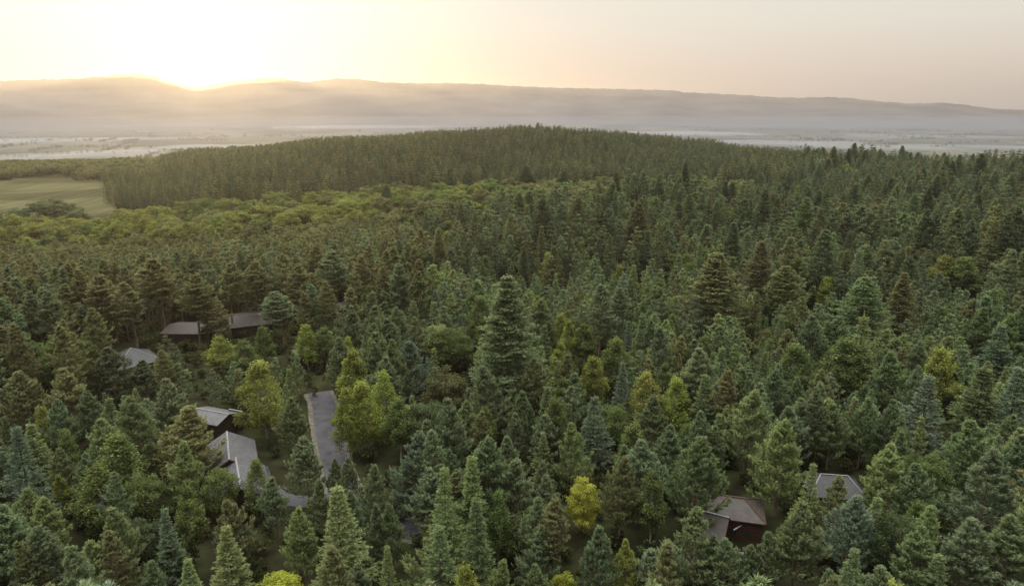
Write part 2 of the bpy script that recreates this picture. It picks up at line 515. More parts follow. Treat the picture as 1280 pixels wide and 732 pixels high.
def conifer(seed, H, cb, R, prof, nb, e0, e1, shoots, nbl, bl, bw, spread, plume, tier=0.7, flat=0.0, lean=0.0, up=0.5, trunk_r=0.22, jag=0.3, droop_tip=0.0, stub=True, wood=True):
    """returns crown (V,F,shoot) and trunk (V,F); prof(t) is crown half-width at t=0 (crown base) .. 1 (top)"""
    r_ = np.random.default_rng(seed)
    bend = r_.normal(0, lean, 2)

    def axis(z):
        s_ = z / H
        return np.stack([bend[0] * s_ ** 2 * H, bend[1] * s_ ** 2 * H, z], -1)

    t = np.sort(r_.uniform(0, 1, nb) ** 0.92)
    nwh = max(5, int(nb / 6))
    t = np.round(t * nwh) / nwh * tier + t * (1 - tier)
    z = cb + (H - cb) * t
    lob = 1 + jag * 0.55 * np.sin(np.arange(nb) * 2.4 + r_.uniform(0, 6))
    ang = np.arange(nb) * 2.39996 + r_.normal(0, 0.35, nb)
    # a lop-sided crown: some sides carry longer boughs
    side = 1 + 0.16 * np.cos(ang - r_.uniform(0, 6.28)) + 0.08 * np.cos(2 * ang + r_.uniform(0, 6.28))
    ln = R * prof(t) * side * r_.uniform(1 - jag, 1 + jag * 0.4, nb) * (0.85 + 0.15 * lob)
    ln = np.maximum(ln, 0.22)
    E0 = e0(t) + r_.normal(0, 0.10, nb); E1 = e1(t) + r_.normal(0, 0.12, nb)
    A = axis(z)
    h_ = np.stack([np.cos(ang), np.sin(ang), np.zeros(nb)], -1)
    lat = np.stack([-np.sin(ang), np.cos(ang), np.zeros(nb)], -1)
    ks = 9
    ss = np.linspace(0, 1, ks)
    el = E0[:, None] + (E1 - E0)[:, None] * ss[None] ** 1.3
    step = (ln / (ks - 1))[:, None]
    dx = np.cumsum(np.cos(el) * step, 1) - np.cos(el[:, :1]) * step
    dz = np.cumsum(np.sin(el) * step, 1) - np.sin(el[:, :1]) * step
    sway = r_.normal(0, 0.12, nb)[:, None] * dx
    pts = A[:, None, :] + h_[:, None, :] * dx[..., None] + lat[:, None, :] * sway[..., None]
    pts[..., 2] += dz
    # shoots along the outer part of each bough
    ns = np.maximum(2, np.round(shoots * (0.35 + 0.65 * ln / max(R, 0.1)))).astype(int)
    bi = np.repeat(np.arange(nb), ns)
    s_ = 1 - r_.uniform(0, 1, len(bi)) ** 1.5 * 0.82
    first = np.concatenate([[0], np.cumsum(ns)[:-1]])
    s_[first] = 0.98
    f = s_ * (ks - 1); i0 = np.minimum(f.astype(int), ks - 2); fr = (f - i0)[:, None]
    p = pts[bi, i0] * (1 - fr) + pts[bi, i0 + 1] * fr
    bd = unit(pts[bi, i0 + 1] - pts[bi, i0])
    k = r_.choice([-1., 1.], len(bi)); k[first] = 0
    wid = (0.10 + 0.34 * (1 - s_) * ln[bi]) * r_.uniform(0.2, 1, len(bi)) * k
    p = p + lat[bi] * wid[:, None] + r_.normal(0, 0.05, p.shape) * np.minimum(1, ln[bi])[:, None]
    D = unit(bd * 0.9 + lat[bi] * (k * r_.uniform(0.2, 0.9, len(bi)))[:, None] + np.array([0, 0, 1.]) * (up - droop_tip * s_)[:, None] + r_.normal(0, 0.16, p.shape))
    Lp = plume * r_.uniform(0.7, 1.25, len(bi)) * np.clip(0.45 + 0.55 * ln[bi] / R, 0.3, 1.05)
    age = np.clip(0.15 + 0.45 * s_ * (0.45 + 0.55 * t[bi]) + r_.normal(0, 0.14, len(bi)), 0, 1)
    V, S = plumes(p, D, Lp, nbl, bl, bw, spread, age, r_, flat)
    # leader
    lt = axis(np.array([H - 0.5]))
    Vl, Sl = plumes(np.repeat(lt, 3, 0), unit(np.array([[0, 0, 1.], [.12, 0, 1], [-.1, .08, 1]])), np.array([1.5, 0.8, 0.8]), nbl, bl * 0.8, bw, spread * 0.8, np.full(3, .7), r_)
    V = np.concatenate([V, Vl]); S = np.concatenate([S, Sl])
    F = np.arange(len(V)).reshape(-1, 3)
    zz = np.linspace(0, H * 0.97, 9)
    tr = [(axis(zz), trunk_r * (1 - 0.93 * zz / H) * np.where(zz < 0.2, 1.35, 1))]
    if wood:
        sel = np.arange(nb) if nb < 90 else r_.choice(nb, 90, False)
        for b_ in sel:
            if ln[b_] > 0.5:
                tr.append((pts[b_, [0, 3, 6]], np.array([0.05, 0.035, 0.014]) * (0.5 + 0.5 * ln[b_] / R) * trunk_r / 0.2))
        if stub:
            for _ in range(8):
                q = axis(np.array([r_.uniform(0.25, 0.95) * cb]))[0]; a_ = r_.uniform(0, 6.28); l_ = r_.uniform(.4, 1.1)
                tr.append((np.array([q, q + np.array([math.cos(a_), math.sin(a_), -.1]) * l_]), np.array([.03, .012])))
    Vt, Ft = tubes(tr[:1], 7)
    if len(tr) > 1:
        V2, F2 = tubes(tr[1:], 3)
        Ft = np.concatenate([Ft, F2 + len(Vt)]); Vt = np.concatenate([Vt, V2])
    return (V, F, S), (Vt, Ft)


def leafy(seed, H, cb, R, nclump, nleaf, leaf, shape='birch', trunk_r=0.2, sig=0.55, wood=True, top=0.5):
    """a broadleaved crown: leaf clumps at branch ends spread through an uneven ovoid"""
    r_ = np.random.default_rng(seed)
    hc = H - cb
    # main limbs
    nl = 7
    V_ = r_.normal(size=(nclump, 3)); V_ = unit(V_)
    rad = r_.uniform(0.25, 1, nclump) ** 0.45
    ph = r_.uniform(0, 6.28, 4)
    a_ = np.arctan2(V_[:, 1], V_[:, 0])
    lump = 1 + 0.13 * np.sin(2 * a_ + ph[0]) + 0.11 * np.sin(3 * a_ + ph[1] + V_[:, 2] * 2.5) + 0.08 * np.sin(5 * V_[:, 2] + ph[2])
    q = V_ * (rad * lump)[:, None]
    zt = (q[:, 2] + 1) / 2
    if shape == 'birch':
        wz = np.clip(1.12 - 0.78 * np.clip(zt - 0.30, 0, 1) ** 1.0 / 0.7, 0.2, 1.2)
    else:
        wz = np.ones(nclump)
    c = np.stack([q[:, 0] * R * wz, q[:, 1] * R * wz, cb + hc * np.clip(zt, 0.0, 1.0) * 0.97], -1)
    if shape == 'birch':                       # a few pointed leaders
        k = max(3, nclump // 14)
        c[:k, :2] = r_.normal(0, R * 0.10, (k, 2)); c[:k, 2] = H - r_.uniform(0.1, hc * 0.22, k)
    m = r_.integers(int(nleaf * 0.6), int(nleaf * 1.4), nclump)
    ci = np.repeat(np.arange(nclump), m)
    sg = sig * r_.uniform(0.7, 1.3, nclump)[ci]
    g_ = unit(r_.normal(size=(len(ci), 3))) * (r_.uniform(0, 1, len(ci)) ** 0.45)[:, None]
    if shape == 'birch':
        g_[:, 2] = g_[:, 2] * 1.25 - 0.3
    else:
        g_[:, 2] = g_[:, 2] * 0.75
    p = c[ci] + g_ * sg[:, None] * 1.25
    out = unit(p - np.array([0, 0, cb + hc * 0.35]))
    D = unit(out * 0.5 + r_.normal(0, 0.7, p.shape) + np.array([0, 0, -0.35 if shape == 'birch' else 0.05]))
    L = leaf * r_.uniform(0.7, 1.3, len(ci))
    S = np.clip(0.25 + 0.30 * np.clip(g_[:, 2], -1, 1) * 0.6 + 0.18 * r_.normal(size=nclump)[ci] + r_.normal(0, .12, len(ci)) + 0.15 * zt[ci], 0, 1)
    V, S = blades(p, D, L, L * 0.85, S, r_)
    F = np.arange(len(V)).reshape(-1, 3)
    zz = np.linspace(0, cb + hc * 0.8, 7)
    wob = np.stack([0.18 * np.sin(zz * 0.5 + ph[3]), 0.18 * np.cos(zz * 0.4 + ph[2]), zz], -1)
    tr = [(wob, trunk_r * (1 - 0.85 * zz / zz[-1]))]
    Vt, Ft = tubes(tr, 7)
    if wood:
        br = []
        for j in range(0, nclump, max(1, nclump // 45)):
            z0 = max(0.35 * cb, min(c[j, 2] - 0.5 * np.hypot(*c[j, :2]) - 0.3, cb + hc * 0.7))
            s0 = np.array([0, 0, z0]); mid = s0 * 0.45 + c[j] * 0.55 + np.array([0, 0, -0.2])
            br.append((np.array([s0, mid, c[j]]), np.array([0.06, 0.04, 0.012])))
        V2, F2 = tubes(br, 3)
        Ft = np.concatenate([Ft, F2 + len(Vt)]); Vt = np.concatenate([Vt, V2])
    return (V, F, S), (Vt, Ft)


def p_pine(t):      # broad, rounded young pine
    return np.clip(1.0 - np.clip((t - 0.25) / 0.78, 0, 1) ** 1.12, 0, 1) * (0.72 + 0.28 * np.clip(t / 0.25, 0, 1)) + 0.05


def p_tall(t):      # old pine, domed top on a bare stem
    return np.clip(1 - (np.abs(t - 0.30) / 0.76) ** 1.7, 0.06, 1)


def p_spruce(t):
    return (1 - t) ** 1.08 * (0.80 + 0.20 * np.clip(t / 0.12, 0, 1)) + 0.02


def p_fir(t):
    return np.clip(1 - np.clip((t - 0.10) / 0.93, 0, 1) ** 1.6, 0, 1) * (0.9 + 0.1 * np.sin(t * 9) ** 2) + 0.03


def p_column(t):
    return np.clip(1 - t ** 2.4, 0, 1) * 0.9 + 0.06


lin = lambda a, b: (lambda t: a + (b - a) * t)
# (builder, reference height, number of detailed shapes, of mid shapes, of far shapes)
def mk_pine(s, q):
    k = {0: (96, 15, 26, .42, .09), 1: (46, 6, 11, .8, .21), 2: (24, 4, 7, 1.35, .50)}[q]
    H = 14.0
    return conifer(100 + s, H, [2.2, 1.8, 3.2, 1.4, 2.6, 2.0][s % 6], [3.9, 3.4, 3.7, 4.2, 3.2, 3.5][s % 6], p_pine, k[0], lin(0.05, 0.75), lin(0.75, 1.25), k[1], k[2], k[3], k[4], 0.72, 1.05, lean=0.022, up=0.75, jag=0.32, stub=q == 0, wood=q == 0)


def mk_tall(s, q):
    k = {0: (80, 17, 24, .45, .10), 1: (38, 7, 10, .8, .24), 2: (22, 4, 7, 1.35, .52)}[q]
    H = 22.0
    return conifer(200 + s, H, [8.0, 6.5, 9.5, 7.5][s % 4], [2.9, 3.2, 2.6, 2.8][s % 4], p_tall, k[0], lin(-0.05, 0.8), lin(0.4, 1.2), k[1], k[2], k[3], k[4], 0.75, 0.95, lean=0.024, up=0.55, jag=0.38, trunk_r=0.25, stub=q == 0, wood=q < 2)


def mk_spruce(s, q):
    k = {0: (140, 15, 20, .36, .08), 1: (66, 6, 10, .68, .19), 2: (34, 4, 7, 1.2, .46)}[q]
    H = 16.0
    return conifer(300 + s, H, [1.2, 1.6, 0.9, 2.0, 1.4][s % 5], [3.6, 3.1, 4.0, 2.9, 3.4][s % 5], p_spruce, k[0], lin(-0.28, 0.55), lin(0.12, 0.45), k[1], k[2], k[3], k[4], 0.62, 0.8, flat=0.55, lean=0.005, up=0.02, jag=0.22, droop_tip=0.12, stub=False, wood=q == 0)


def mk_fir(s, q):
    k = {0: (430, 15, 17, .46, .12), 1: (90, 8, 10, .9, .26), 2: (40, 5, 7, 1.5, .6)}[q]
    H = 30.0
    return conifer(400 + s, H, [3, 4, 2.5, 3.5][s % 4], [6.6, 5.2, 6.0, 4.6][s % 4], p_fir, k[0], lin(-0.45, 0.55), lin(0.0, 0.8), k[1], k[2], k[3], k[4], 0.74, 1.1, tier=0.0, flat=0.1, lean=0.006, up=0.30, jag=0.5, trunk_r=0.45, stub=False, wood=q == 0)


def mk_column(s, q):
    k = {0: (90, 6, 14, .38, .09), 1: (46, 4, 9, .7, .2), 2: (26, 3, 7, 1.1, .4)}[q]
    return conifer(450 + s, 13.0, 1.0, [1.35, 1.6][s % 2], p_column, k[0], lin(0.5, 0.9), lin(0.9, 1.3), k[1], k[2], k[3], k[4], 0.6, 0.7, up=0.7, jag=0.2, stub=False, wood=q == 0)


def mk_birch(s, q):
    k = {0: (120, 74, .27), 1: (70, 26, .58), 2: (34, 12, 1.15)}[q]
    return leafy(500 + s, 15.0, [3.0, 2.5, 3.6, 2.2][s % 4], [2.7, 3.1, 2.5, 2.9][s % 4], k[0], k[1], k[2], 'birch', 0.15, [.62, .68, .58, .66][s % 4], wood=q == 0)


def mk_oak(s, q):
    k = {0: (150, 80, .30), 1: (115, 52, .56), 2: (44, 14, 1.15)}[q]
    return leafy(600 + s, 14.0, [2.5, 2.0, 3.0, 1.6][s % 4], [4.6, 4.2, 5.0, 3.8][s % 4], k[0], k[1], k[2], 'oak', 0.3, .85, wood=q == 0)


KINDS = {  # name: builder, ref height, ref crown radius, crown material, bark
    'pine': (mk_pine, 14.0, 3.6, M_NEEDLE, M_BARK_PINE, 6),
    'tall': (mk_tall, 22.0, 2.9, M_NEEDLE, M_BARK_PINE, 4),
    'spruce': (mk_spruce, 16.0, 3.4, M_NEEDLE, M_BARK_DARK, 5),
    'fir': (mk_fir, 30.0, 5.6, M_NEEDLE, M_BARK_DARK, 4),
    'column': (mk_column, 13.0, 1.5, M_NEEDLE, M_BARK_DARK, 2),
    'birch': (mk_birch, 15.0, 2.8, M_LEAF, M_BARK_BIRCH, 4),
    'oak': (mk_oak, 14.0, 4.4, M_LEAF, M_BARK_DARK, 4),
}
HI, LOW = {}, {}
store = bpy.data.collections.new('tree_shapes')          # sources for the far mass of trees; never linked to the scene
for kn, (fn, H, R, mc, mb, nv) in KINDS.items():
    HI[kn] = []
    for s in range(nv):
        (V, F, S), (Vt, Ft) = fn(s, 0)
        HI[kn].append((mesh_np('crown', V, F, [mc], attrs={'shoot_tone': S}), mesh_np('trunk', Vt, Ft, [mb], smooth=True)))
    for q in (1, 2):
        cc = bpy.data.collections.new('%s_shapes' % kn)
        for s in range(4 if q == 1 else 3):
            (V, F, S), (Vt, Ft) = fn(s, q)
            me = mesh_np('tree_shape', np.concatenate([V, Vt]), [F, Ft + len(V)], [mc, mb],
                         np.concatenate([np.zeros(len(F)), np.ones(len(Ft))]), {'shoot_tone': np.concatenate([S, np.zeros(len(Vt))])})
            o = bpy.data.objects.new('shape_%s_%d_%d' % (kn, q, s), me)
            cc.objects.link(o)
        LOW[kn, q] = cc

# ------------------------------------------------------------------ where trees stand
TINTS = {
    'grey green': (0.122, 0.155, 0.082), 'dark green': (0.078, 0.098, 0.052), 'blue green': (0.115, 0.152, 0.102), 'mid green': (0.118, 0.150, 0.068),
    'pale green': (0.168, 0.205, 0.084), 'olive green': (0.140, 0.145, 0.066), 'brownish green': (0.108, 0.106, 0.054),
    'yellow green': (0.215, 0.240, 0.062), 'sunlit olive': (0.170, 0.182, 0.055), 'bright yellow': (0.31, 0.31, 0.055), 'leaf green': (0.115, 0.145, 0.052), 'golden green': (0.205, 0.212, 0.06),  # sunlit olive carries the belt's sunlight in its leaf colour
}
FIELD_PX = [(-320, 226), (0, 223), (60, 221), (100, 221), (140, 226), (141, 262), (200, 268), (210, 290), (150, 298), (60, 304), (-320, 310)]
ROAD_PX = [(396, 514), (419, 514), (426, 540), (436, 566), (438, 590), (434, 602), (412, 602), (407, 570), (400, 540)]
CLEAR = {
    'road': ROAD_PX,
    'roof a': [(262, 538), (286, 534), (319, 544), (336, 582), (318, 612), (298, 607), (276, 572)],
    'roof b': [(245, 511), (284, 515), (303, 520), (303, 541), (276, 532), (250, 528)],
    'roof c': [(145, 449), (163, 434), (186, 446), (184, 456), (160, 461)],
    'roof d': [(211, 407), (238, 403), (258, 410), (258, 420), (214, 417)],
    'roof e': [(285, 397), (334, 392), (336, 396), (320, 406), (287, 412)],
    'roof h': [(896, 634), (913, 619), (929, 621), (956, 641), (934, 664), (912, 668), (890, 678), (872, 672), (890, 642)],
    'roof h4': [(929, 700), (936, 695), (957, 698), (955, 716), (934, 712)],
    'roof i': [(1022, 592), (1060, 594), (1073, 609), (1060, 615), (1028, 612)],
}


def inside(px, py, poly):
    px = np.asarray(px, float); py = np.asarray(py, float)
    r_ = np.zeros(px.shape, bool)
    n = len(poly)
    for i in range(n):
        x0, y0 = poly[i]; x1, y1 = poly[(i + 1) % n]
        if y0 == y1: continue
        c = ((y0 > py) != (y1 > py)) & (px < (x1 - x0) * (py - y0) / (y1 - y0) + x0)
        r_ ^= c
    return r_


clear_pts = []
for poly in CLEAR.values():
    xs = [p[0] for p in poly]; ys = [p[1] for p in poly]
    gx, gy = np.meshgrid(np.arange(min(xs), max(xs) + 1, 5.0), np.arange(min(ys), max(ys) + 1, 4.0))
    k = inside(gx, gy, poly)
    clear_pts += list(zip(gx[k], gy[k])) + [tuple(p) for p in poly]
CLP = np.array(clear_pts, float)
CLQ = np.array([at(a, b, 3.0) for a, b in clear_pts])          # the same places on the ground
CLD = np.hypot(CLQ[:, 0], CLQ[:, 1])

TREES = []        # dicts: kind, x, y, h, w (crown width factor), tint, key (hand placed label) ...


def tree(kind, x, y, h, tint, w=1.0, label=None, var=None, lean=0.0):
    c = np.array(TINTS[tint]) * 1.30 * rng.uniform(0.86, 1.14) * rng.uniform(0.95, 1.05, 3)
    TREES.append(dict(kind=kind, x=x, y=y, h=h, w=w, tint=tint, rgb=c, label=label, var=var, z=float(terrain(x, y))))


def top_at(px, py, kind, h, wpx, tint, label=None, var=None):
    """plant a tree whose top and crown width are seen at this place in the photograph"""
    x, y = at(px, py, h)
    for _ in range(3):
        x, y = at(px, py, h + float(terrain(x, y)))
    d = math.sqrt(x * x + y * y + (CAM_Z - h * 0.6) ** 2)
    w = (wpx / FPX * d) / (2 * KINDS[kind][2] * h / KINDS[kind][1])
    tree(kind, x, y, h, tint, w, label, var)


HAND = [
    # top x, top y, kind, height, crown width in px, tint, label
    (632, 348, 'fir', 33, 106, 'grey green', 'giant grey-green fir towering over the trees in the middle of the forest'),
    (645, 520, 'pine', 11, 34, 'grey green', 'small grey-green pine directly in front of the giant fir'),
    (604, 517, 'pine', 12, 38, 'olive green', 'olive pine at the left foot of the giant fir'),
    (895, 318, 'fir', 28, 90, 'olive green', 'broad ragged olive fir with a wide crown right of the forest centre'),
    (952, 303, 'fir', 27, 50, 'brownish green', 'narrow brownish fir standing against the broad olive fir'),
    (985, 335, 'tall', 22, 46, 'olive green', 'olive pine with drooping boughs right of the narrow brownish fir'),
    (657, 208, 'fir', 27, 36, 'dark green', 'tall dark fir rising above the broadleaf belt near the forest centre'),
    (705, 214, 'fir', 25, 26, 'dark green', 'slim dark fir right of the tall dark fir above the broadleaf belt'),
    (790, 218, 'fir', 25, 50, 'dark green', 'broad dark fir breaking the far canopy line'),
    (482, 232, 'fir', 24, 30, 'dark green', 'dark pointed fir at the top edge of the broadleaf belt'),
    (323, 452, 'birch', 18, 52, 'yellow green', 'tall yellow-green birch standing right of the grey lodge roofs'),
    (366, 500, 'pine', 14, 46, 'mid green', 'green pine between the tall yellow-green birch and the road'),
    (380, 552, 'pine', 13, 54, 'grey green', 'bushy grey-green pine on the left verge of the road'),
    (440, 434, 'birch', 19, 42, 'yellow green', 'tallest yellow-green birch of the clump beside the road'),
    (478, 462, 'birch', 17, 40, 'yellow green', 'yellow-green birch at the back right of the roadside clump'),
    (452, 478, 'birch', 16, 44, 'yellow green', 'yellow-green birch overhanging the right side of the road'),
    (431, 482, 'birch', 16, 34, 'yellow green', 'slender yellow-green birch at the left of the roadside clump'),
    (498, 496, 'birch', 14, 42, 'leaf green', 'leaf-green birch at the right end of the roadside clump'),
    (318, 574, 'birch', 11, 32, 'leaf green', 'small leaf-green birch at the front end of the grey lodge roof'),
    (228, 512, 'pine', 16, 84, 'olive green', 'broad olive pine with a spreading crown left of the grey lodge roof'),
    (118, 580, 'birch', 13, 52, 'leaf green', 'upright leaf-green birch left of the pair of rounded broadleaves'),
    (143, 543, 'birch', 15, 54, 'leaf green', 'taller leaf-green birch behind the upright birch near the left edge'),
    (182, 588, 'oak', 11, 50, 'leaf green', 'rounded dark broadleaf right of the two leaf-green birches'),
    (272, 580, 'oak', 11, 44, 'leaf green', 'rounded broadleaf close to the left side of the grey lodge roof'),
    (211, 678, 'birch', 8, 36, 'leaf green', 'small round leaf-green birch near the bottom left'),
    (78, 464, 'pine', 16, 58, 'olive green', 'sunlit olive pine near the left edge above the lodges'),
    (20, 470, 'pine', 15, 50, 'olive green', 'olive pine at the left edge level with the lodges'),
    (20, 536, 'spruce', 19, 50, 'blue green', 'tall blue-green spruce at the left edge'),
    (134, 437, 'pine', 14, 52, 'dark green', 'dark dense pine just left of the hipped grey roof'),
    (178, 452, 'pine', 10, 40, 'dark green', 'dark low pine in front of the hipped grey roof'),
    (273, 418, 'birch', 12, 38, 'yellow green', 'left one of the two birches in front of the long brown roofs'),
    (303, 423, 'birch', 12, 38, 'leaf green', 'right one of the two birches in front of the long brown roofs'),
    (328, 408, 'birch', 12, 24, 'leaf green', 'slim birch right of the long brown roofs'),
    (381, 406, 'birch', 13, 30, 'yellow green', 'yellow-green birch behind the tall birch near the road head'),
    (405, 408, 'birch', 12, 32, 'leaf green', 'leaf-green birch left of the roadside clump'),
    (351, 366, 'tall', 17, 42, 'grey green', 'grey-green pine right of the long brown roof'),
    (263, 371, 'tall', 15, 36, 'olive green', 'short olive pine standing before the long brown roofs'),
    (118, 345, 'tall', 22, 38, 'olive green', 'olive pine with a bare trunk, leftmost of the row above the hipped roof', 2),
    (160, 353, 'tall', 21, 34, 'olive green', 'olive pine with a bare trunk, second in the row above the hipped roof', 2),
    (194, 323, 'tall', 25, 46, 'olive green', 'tallest bare-trunk pine, directly above the hipped grey roof', 2),
    (240, 343, 'tall', 22, 38, 'olive green', 'bare-trunk pine behind the left long brown roof', 2),
    (282, 330, 'tall', 23, 34, 'olive green', 'bare-trunk pine between the two long brown roofs', 2),
    (317, 327, 'tall', 22, 36, 'olive green', 'bare-trunk pine behind the right long brown roof', 2),
    (367, 333, 'tall', 21, 36, 'olive green', 'bare-trunk pine with a flat tuft of crown right of the long brown roofs', 2),
    (415, 314, 'tall', 23, 40, 'grey green', 'dense rounded pine at the right end of the bare-trunk row', 2),
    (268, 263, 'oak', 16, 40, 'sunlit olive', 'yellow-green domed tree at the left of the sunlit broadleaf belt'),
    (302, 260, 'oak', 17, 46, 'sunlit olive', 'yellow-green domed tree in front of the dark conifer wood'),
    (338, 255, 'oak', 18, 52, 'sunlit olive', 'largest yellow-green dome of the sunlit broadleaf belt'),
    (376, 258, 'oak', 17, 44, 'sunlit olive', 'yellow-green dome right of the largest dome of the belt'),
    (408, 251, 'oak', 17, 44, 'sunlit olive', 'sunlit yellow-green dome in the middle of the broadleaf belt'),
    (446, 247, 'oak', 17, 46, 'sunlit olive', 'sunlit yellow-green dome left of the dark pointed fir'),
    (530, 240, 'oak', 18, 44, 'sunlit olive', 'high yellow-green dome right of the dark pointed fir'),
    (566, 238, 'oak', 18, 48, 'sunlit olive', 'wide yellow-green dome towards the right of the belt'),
    (604, 240, 'oak', 17, 40, 'leaf green', 'leaf-green dome left of the tall dark far fir'),
    (690, 226, 'oak', 17, 34, 'sunlit olive', 'yellow-green dome between the two dark far firs'),
    (735, 230, 'oak', 17, 34, 'leaf green', 'leaf-green dome right of the slim dark fir'),
    (60, 247, 'oak', 16, 34, 'dark green', 'tallest dark broadleaf of the clump at the near corner of the hay field'),
    (46, 254, 'oak', 15, 32, 'dark green', 'dark broadleaf on the left flank of the clump by the hay field'),
    (76, 252, 'oak', 15, 34, 'dark green', 'dark broadleaf on the right flank of the clump by the hay field'),
    (94, 262, 'oak', 13, 30, 'dark green', 'low dark broadleaf at the right end of the clump by the hay field'),
    (22, 259, 'oak', 14, 34, 'dark green', 'dark broadleaf left of the clump by the hay field'),
    (5, 266, 'oak', 13, 28, 'dark green', 'dark broadleaf at the left edge near the hay field'),
    (340, 600, 'pine', 11, 40, 'grey green', 'grey-green pine hiding the drive right of the lodge'),
    (488, 636, 'pine', 12, 42, 'mid green', 'green pine right of the pine by the patch of paving'),
    (420, 575, 'pine', 9, 30, 'mid green', 'little green pine on the left edge of the road'),
    (436, 576, 'pine', 11, 34, 'grey green', 'grey-green pine at the right edge of the road below the birches'),
    (436, 616, 'pine', 13, 46, 'grey green', 'grey-green pine hiding the lower end of the road'),
    (466, 588, 'pine', 14, 44, 'grey green', 'grey-green pine on the right verge of the road'),
    (398, 604, 'pine', 11, 36, 'mid green', 'small green pine on the left verge of the road'),
    (470, 632, 'pine', 13, 40, 'grey green', 'grey-green pine beside the patch of paving'),
    (420, 611, 'spruce', 19, 84, 'pale green', 'large pale spruce with spreading tiers at the foot of the road'),
    (484, 684, 'spruce', 13, 34, 'pale green', 'thin pale spruce with a spiky leader at the bottom edge'),
    (283, 658, 'spruce', 13, 56, 'pale green', 'pale green spruce near the bottom edge left of the large pale spruce'),
    (235, 699, 'spruce', 10, 42, 'pale green', 'small pale spruce beside the small round birch'),
    (206, 636, 'spruce', 14, 40, 'blue green', 'blue-green spruce behind the small round birch'),
    (555, 588, 'spruce', 19, 56, 'pale green', 'bright light-green spruce with a tall narrow crown left of the bottom centre'),
    (596, 625, 'spruce', 17, 60, 'mid green', 'green spruce right of the bright light-green spruce'),
    (743, 497, 'spruce', 15, 52, 'blue green', 'blue-green tiered spruce right of the giant fir'),
    (778, 454, 'spruce', 16, 38, 'blue green', 'blue-green spruce with a spiky top left of the golden birch'),
    (808, 463, 'birch', 15, 42, 'golden green', 'golden-topped birch right of the forest centre'),
    (846, 472, 'birch', 14, 34, 'yellow green', 'yellow-green birch just right of the golden-topped birch'),
    (730, 600, 'oak', 10, 43, 'bright yellow', 'bright yellow round tree among the grey-green pines'),
    (703, 712, 'oak', 8, 34, 'bright yellow', 'small bright yellow tree at the bottom edge, right of centre'),
    (349, 713, 'oak', 8, 52, 'bright yellow', 'bright yellow bushy tree at the bottom edge, left of centre'),
    (785, 680, 'pine', 12, 36, 'golden green', 'pale yellowish pine near the bottom edge right of centre'),
    (711, 398, 'birch', 15, 22, 'yellow green', 'narrow yellow-green birch right of the giant fir'),
    (730, 402, 'birch', 14, 32, 'leaf green', 'leaf-green birch beside the narrow yellow-green birch'),
    (770, 424, 'birch', 14, 44, 'leaf green', 'leaf-green birch behind the spiky blue-green spruce'),
    (742, 446, 'birch', 13, 34, 'yellow green', 'yellow-green birch left of the spiky blue-green spruce'),
    (752, 358, 'tall', 22, 42, 'grey green', 'tall grey-green pine above the leaf-green birches in the middle'),
    (776, 362, 'tall', 20, 30, 'grey green', 'slimmer grey-green pine touching the tall pine above the birches'),
    (677, 376, 'pine', 16, 44, 'mid green', 'green pine against the right flank of the giant fir'),
    (600, 370, 'birch', 15, 34, 'leaf green', 'leaf-green birch behind the left flank of the giant fir'),
    (545, 402, 'oak', 13, 44, 'pale green', 'pale greyish broadleaf left of the giant fir'),
    (566, 410, 'oak', 12, 52, 'leaf green', 'leaf-green broadleaf in front of the pale greyish broadleaf'),
    (556, 462, 'oak', 13, 60, 'brownish green', 'dark brownish broadleaf left of the foot of the giant fir'),
    (995, 430, 'birch', 15, 48, 'leaf green', 'leaf-green birch in the middle of the right half'),
    (1060, 424, 'birch', 16, 52, 'leaf green', 'wide leaf-green birch beside the pale tiered spruce'),
    (1080, 394, 'spruce', 22, 50, 'pale green', 'tall pale tiered spruce beside the wide leaf-green birch'),
    (1082, 348, 'fir', 22, 62, 'mid green', 'broad green fir with drooping tiers behind the pale tiered spruce'),
    (1130, 342, 'fir', 22, 44, 'olive green', 'olive fir right of the broad green fir'),
    (1185, 318, 'birch', 15, 34, 'golden green', 'golden birch high on the right side of the forest'),
    (1207, 322, 'birch', 15, 40, 'leaf green', 'leaf-green birch right of the golden birch high on the right'),
    (1034, 346, 'birch', 14, 24, 'yellow green', 'small yellow-green birch left of the broad green fir'),
    (1180, 436, 'birch', 17, 40, 'golden green', 'golden-topped birch above the blue-green spruce on the right'),
    (1162, 472, 'spruce', 18, 56, 'blue green', 'blue-green spruce below the golden-topped birch on the right'),
    (1233, 458, 'spruce', 19, 66, 'mid green', 'tall green spruce with a spiky leader near the right edge'),
    (1275, 462, 'spruce', 19, 60, 'blue green', 'blue-green spruce cut by the right edge'),
    (1253, 405, 'spruce', 18, 46, 'blue green', 'blue-green spruce behind the tall green spruce near the right edge'),
    (981, 528, 'pine', 18, 66, 'pale green', 'tall pale green pine above the brown hipped roof'),
    (940, 492, 'pine', 18, 60, 'pale green', 'second pale green pine, behind the tall one above the brown hipped roof'),
    (873, 553, 'pine', 18, 70, 'mid green', 'large bushy green pine left of the brown hipped roof'),
    (1152, 524, 'column', 14, 22, 'pale green', 'slim columnar conifer on the right'),
    (1110, 558, 'pine', 15, 56, 'pale green', 'pale bushy pine right of the dark slate roof'),
    (1150, 584, 'pine', 14, 50, 'grey green', 'bushy grey-green pine below the slim columnar conifer'),
    (1017, 582, 'spruce', 15, 40, 'pale green', 'pale spruce at the left end of the dark slate roof'),
    (1047, 600, 'pine', 13, 44, 'olive green', 'olive pine in front of the dark slate roof'),
    (1002, 632, 'pine', 15, 64, 'mid green', 'large green pine right of the brown hipped roof'),
    (1068, 626, 'pine', 14, 56, 'blue green', 'blue-green pine below the dark slate roof'),
    (890, 672, 'pine', 9, 34, 'grey green', 'small grey-green pine before the red-brown gabled cabin'),
